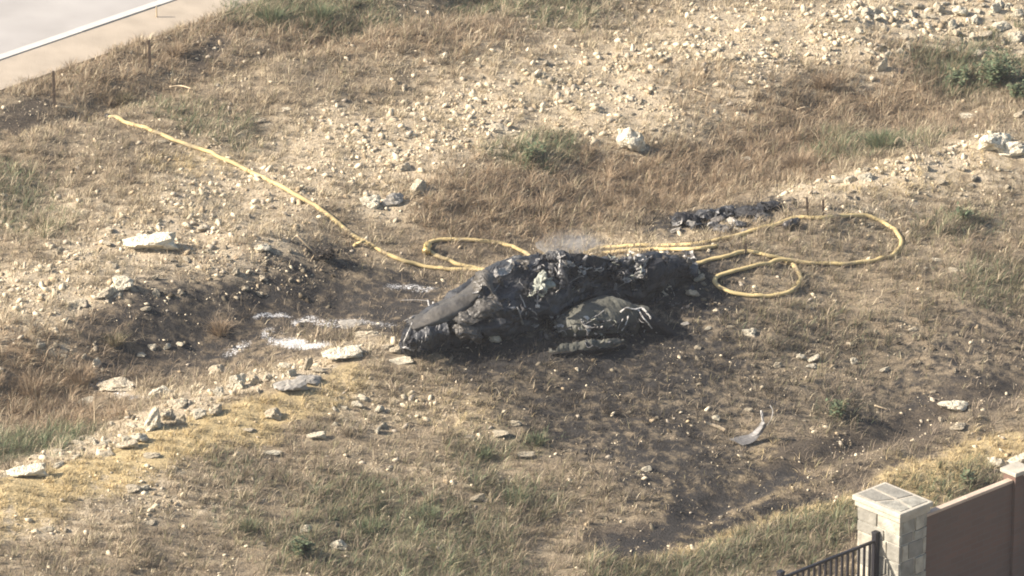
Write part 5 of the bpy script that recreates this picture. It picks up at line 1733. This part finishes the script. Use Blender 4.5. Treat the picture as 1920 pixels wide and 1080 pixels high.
# bent pale panel and its bits on the near right slope
bp_ = empty('bent_panel', P(1400, 832), 'bent light grey metal panel lying alone on the near right slope', 'panel')
sheet('panel_skin', [
    [(1362, 822, 0.02), (1385, 817, 0.05), (1405, 812, 0.10), (1420, 800, 0.18), (1428, 788, 0.26)],
    [(1376, 829, 0.03), (1394, 825, 0.04), (1410, 820, 0.08), (1424, 808, 0.16), (1434, 793, 0.24)],
    [(1392, 835, 0.03), (1403, 833, 0.03), (1415, 827, 0.05), (1428, 813, 0.12), (1438, 798, 0.20)],
], 30, 14, M['greypan'], bp_, amp=0.012, freq=6, seed=101, ragged=0.04, surf=False)
rod('rolled_end', [(1428, 770, 0.34), (1429, 781, 0.28), (1431, 793, 0.2)], 0.03, M['white'], bp_)
rod('wire', [(1438, 798, 0.05), (1446, 785, 0.16), (1449, 770, 0.22), (1444, 760, 0.24)], 0.008, M['metal'], bp_)
sl_ = empty('metal_sliver', P(1340, 797), 'thin curved pale sliver left of the bent grey panel', 'scrap')
sheet('strip', [
    [(1321, 789, 0.06), (1335, 794, 0.04), (1350, 799, 0.03), (1360, 805, 0.02)],
    [(1322, 793, 0.04), (1335, 799, 0.02), (1349, 804, 0.01), (1358, 808, 0.01)],
], 16, 6, M['wood'], sl_, amp=0.006, freq=8, seed=103, surf=False)

# ------------------------------------------------------------------ plants


def plant(px, py, wpx, hpx, label, kind, cat='weed', seed=0, n=220):
    """tuft, weed or shrub: stems and many small leaf blades around a base"""
    b = P(px, py + hpx * 0.3)
    r = wpx / 150 / 2
    hgt = max(0.1, hpx / 150 * 0.8)
    rr = np.random.default_rng(seed + 500)
    e = empty(kind if kind != 'tuft' else 'grass_tuft', b, label, cat)
    cols = {'green_shrub': ('green', 'olive', 0.8), 'weed': ('green', 'olive', 0.65), 'tuft': ('olive', 'tan', 0.6), 'dry_bush': ('rust', 'tan', 0.75), 'burnt_shrub': ('burnt', 'dun', 0.9), 'green_tuft': ('green', 'olive', 0.7)}[kind]
    c = np.where((rr.random(n) < cols[2])[:, None], PAL[cols[0]], PAL[cols[1]]) * rr.uniform(0.7, 1.35, n)[:, None]
    V, T, C = [], [], []
    if kind in ('green_shrub', 'weed', 'burnt_shrub'):
        ns = max(6, n // 40)
        dirs = rr.uniform(0, 2 * np.pi, ns)
        el = rr.uniform(0.25, 1.0, ns)
        tips = np.stack([np.cos(dirs) * r * el, np.sin(dirs) * r * el, hgt * rr.uniform(0.6, 1.1, ns) * (1.1 - 0.5 * el)], 1)
        SV, SF_ = [], []
        for t in tips:
            mid = t * 0.5 + np.array([0, 0, hgt * 0.12])
            pts = catmull([np.zeros(3), mid, t], 5)
            for i in range(5):
                q, w_ = pts[i], 0.008 * (1 - i * 0.17)
                k0 = len(SV)
                SV += [q + (w_, 0, 0), q + (-w_ * .5, w_ * .87, 0), q + (-w_ * .5, -w_ * .87, 0)]
                if i:
                    for j in range(3):
                        SF_.append((k0 - 3 + j, k0 - 3 + (j + 1) % 3, k0 + (j + 1) % 3, k0 + j))
        me = pymesh('stems', SV, SF_)
        me['local'] = 1
        link('stems', me, M['deadwood'], e)
        for i in range(n):
            t = tips[rr.integers(ns)]
            f = rr.uniform(0.25, 1.08)
            p = t * f + np.array([0, 0, hgt * 0.12 * 4 * f * (1 - f) if f < 1 else 0]) + rr.normal(0, r * 0.11, 3)
            p[2] = max(p[2], 0.02)
            a, l_ = rr.uniform(0, 2 * np.pi), rr.uniform(0.035, 0.075)
            d = np.array([np.cos(a), np.sin(a), rr.uniform(-0.3, 0.8)]) * l_
            s_ = np.array([-np.sin(a), np.cos(a), rr.uniform(-0.5, 0.5)]) * l_ * 0.28
            k0 = len(V)
            V += [p, p + d * .5 + s_, p + d * .5 - s_, p + d]
            T += [(k0, k0 + 1, k0 + 2), (k0 + 1, k0 + 3, k0 + 2)]
            C += [c[i]] * 4
        me = fastmesh('leaves', np.array(V), np.array(T), np.array(C))
        me['local'] = 1
        link('leaves', me, M['leaf'], e)
    else:
        a = rr.uniform(0, 2 * np.pi, n)
        q = r * 0.45 * np.sqrt(rr.random(n))
        x, y = np.cos(a) * q, np.sin(a) * q
        L = hgt * rr.uniform(0.55, 1.15, n)
        V, T, C = blades(x, y, L, rr.uniform(0.005, 0.011, n), np.clip(np.abs(rr.normal(0.45, 0.3, n)), 0, 1.2), a + rr.normal(0, 0.5, n), c, 0.4, zoff=np.zeros(n) - 0.02)
        me = fastmesh('blades', V, T, C)
        me['local'] = 1
        link('blades', me, M['leaf'], e)
    return e


PLANTS = [
    (1868, 135, 120, 95, 'big leafy green shrub near the right edge of the upper slope', 'green_shrub', 'shrub', 1500),
    (1800, 150, 70, 50, 'smaller green shrub left of the big leafy one', 'green_shrub', 'shrub', 500),
    (1905, 175, 60, 50, 'low green shrub below the big leafy one', 'green_shrub', 'shrub', 500),
    (1655, 262, 90, 60, 'wispy green grass clump in the gully behind the right berm', 'green_tuft', 'grass clump', 600),
    (1000, 285, 70, 60, 'yellow green weed standing left of the upright boulder', 'weed', 'weed', 320),
    (1565, 240, 60, 40, 'olive grass tuft left of the wispy green clump', 'tuft', 'grass tuft', 300),
    (1545, 150, 60, 50, 'brown dry bush on the slope below the scree at right', 'dry_bush', 'bush', 420),
    (1500, 300, 60, 60, 'tall rusty dry grass bush by the crest', 'dry_bush', 'bush', 420),
    (412, 612, 40, 48, 'rusty dry bush standing alone in the gully', 'dry_bush', 'bush', 380),
    (150, 700, 90, 50, 'wide rusty dry bush in the gully at left', 'dry_bush', 'bush', 500),
    (60, 720, 80, 60, 'rusty dry bush at the left edge', 'dry_bush', 'bush', 500),
    (80, 418, 80, 40, 'grey brown grass mound on the left slope', 'tuft', 'grass tuft', 420),
    (612, 478, 50, 40, 'burnt black shrub at the foot of the pale stick', 'burnt_shrub', 'shrub', 420),
    (1575, 772, 70, 45, 'green weed on the near right slope right of the bent panel', 'weed', 'weed', 300),
    (965, 930, 60, 40, 'dark green tuft in the middle of the near slope', 'green_tuft', 'grass tuft', 340),
    (565, 1035, 46, 50, 'low rounded green bush at the bottom between two white rocks', 'green_shrub', 'bush', 420),
    (905, 848, 50, 36, 'green tuft left of the half hidden pale rock', 'green_tuft', 'grass tuft', 260),
    (1005, 822, 50, 36, 'green tuft above the half hidden pale rock', 'green_tuft', 'grass tuft', 260),
    (465, 985, 46, 36, 'green tuft in the lower left grass', 'green_tuft', 'grass tuft', 260),
    (1805, 408, 50, 36, 'grey green weed on the crest right of the big hose loop', 'weed', 'weed', 240),
    (1805, 900, 40, 26, 'green weed behind the garden wall', 'weed', 'weed', 200),
    (800, 960, 60, 40, 'bright green tuft at the bottom left of centre', 'green_tuft', 'grass tuft', 320),
    (690, 985, 70, 40, 'wide green tuft near the bottom left of centre', 'green_tuft', 'grass tuft', 320),
    (215, 632, 60, 36, 'olive tuft at the left end of the gully', 'tuft', 'grass tuft', 300),
    (230, 180, 60, 40, 'olive grass tuft between the two fence posts', 'tuft', 'grass tuft', 300),
    (330, 90, 60, 40, 'dry grass tuft right of the right fence post', 'dry_bush', 'grass tuft', 300),
    (1100, 280, 46, 36, 'dry tuft between the yellow green weed and the upright boulder', 'dry_bush', 'grass tuft', 260),
    (510, 25, 80, 60, 'tall green grass clump at the top edge', 'green_tuft', 'grass clump', 500),
    (600, 20, 80, 60, 'dark green grass clump at the top edge right of the tall one', 'green_tuft', 'grass clump', 500),
    (430, 10, 60, 40, 'green grass clump next to the pavement at the top edge', 'green_tuft', 'grass clump', 400),
]
for i, (px, py, w_, h_, lab, kd, ct, n_) in enumerate(PLANTS):
    plant(px, py, w_, h_, lab, kd, ct, i, n_)
NGR = scatter_grass()

# ------------------------------------------------------------------ thin haze in the air
hzm = bpy.data.materials.new('haze')
hzm.use_nodes = True
hn = hzm.node_tree
hn.nodes.remove(hn.nodes['Principled BSDF'])
vol = hn.nodes.new('ShaderNodeVolumePrincipled')
vol.inputs['Color'].default_value = (0.92, 0.93, 0.95, 1)
vol.inputs['Density'].default_value = 0.00031
vol.inputs['Anisotropy'].default_value = 0.0
hn.links.new(vol.outputs[0], hn.nodes['Material Output'].inputs['Volume'])
zmin, zmax = float(VZ.min()) - 1.0, CAM[2] + 3.0
hme = box_mesh('haze', 0, 0, (zmin + zmax) / 2, 11000, 11000, zmax - zmin)
hz_o = link('haze', hme, hzm)
hz_o['kind'] = 'stuff'
hz_o['label'] = 'thin pale haze in the warm air'

# faint smoke still rising behind the wreck
sm = bpy.data.materials.new('smoke')
sm.use_nodes = True
sn = sm.node_tree
sn.nodes.remove(sn.nodes['Principled BSDF'])
sv_ = sn.nodes.new('ShaderNodeVolumePrincipled')
sv_.inputs['Color'].default_value = (0.7, 0.7, 0.7, 1)
stc = sn.nodes.new('ShaderNodeTexCoord')
sln = sn.nodes.new('ShaderNodeVectorMath')
sln.operation = 'LENGTH'
sn.links.new(stc.outputs['Object'], sln.inputs[0])
sno = sn.nodes.new('ShaderNodeTexNoise')
sno.inputs['Scale'].default_value = 2.2
sn.links.new(stc.outputs['Object'], sno.inputs['Vector'])
sfa = sn.nodes.new('ShaderNodeMapRange')
sfa.inputs['From Min'].default_value = 1.0
sfa.inputs['From Max'].default_value = 0.1
sn.links.new(sln.outputs['Value'], sfa.inputs['Value'])
smu = sn.nodes.new('ShaderNodeMath')
smu.operation = 'MULTIPLY'
sn.links.new(sfa.outputs[0], smu.inputs[0])
sn.links.new(sno.outputs['Fac'], smu.inputs[1])
sm2 = sn.nodes.new('ShaderNodeMath')
sm2.operation = 'MULTIPLY'
sm2.inputs[1].default_value = 2.0
sn.links.new(smu.outputs[0], sm2.inputs[0])
sn.links.new(sm2.outputs[0], sv_.inputs['Density'])
sn.links.new(sv_.outputs[0], sn.nodes['Material Output'].inputs['Volume'])
bm = bmesh.new()
bmesh.ops.create_icosphere(bm, subdivisions=3, radius=1.0)
sme = bpy.data.meshes.new('smoke')
bm.to_mesh(sme)
bm.free()
smo = link('smoke', sme, sm)
smo.location = P(1078, 458, 0.12)
smo.scale = (0.55, 0.30, 0.22)
tag(smo, 'faint grey smoke hanging just behind the wreck', kind='stuff')
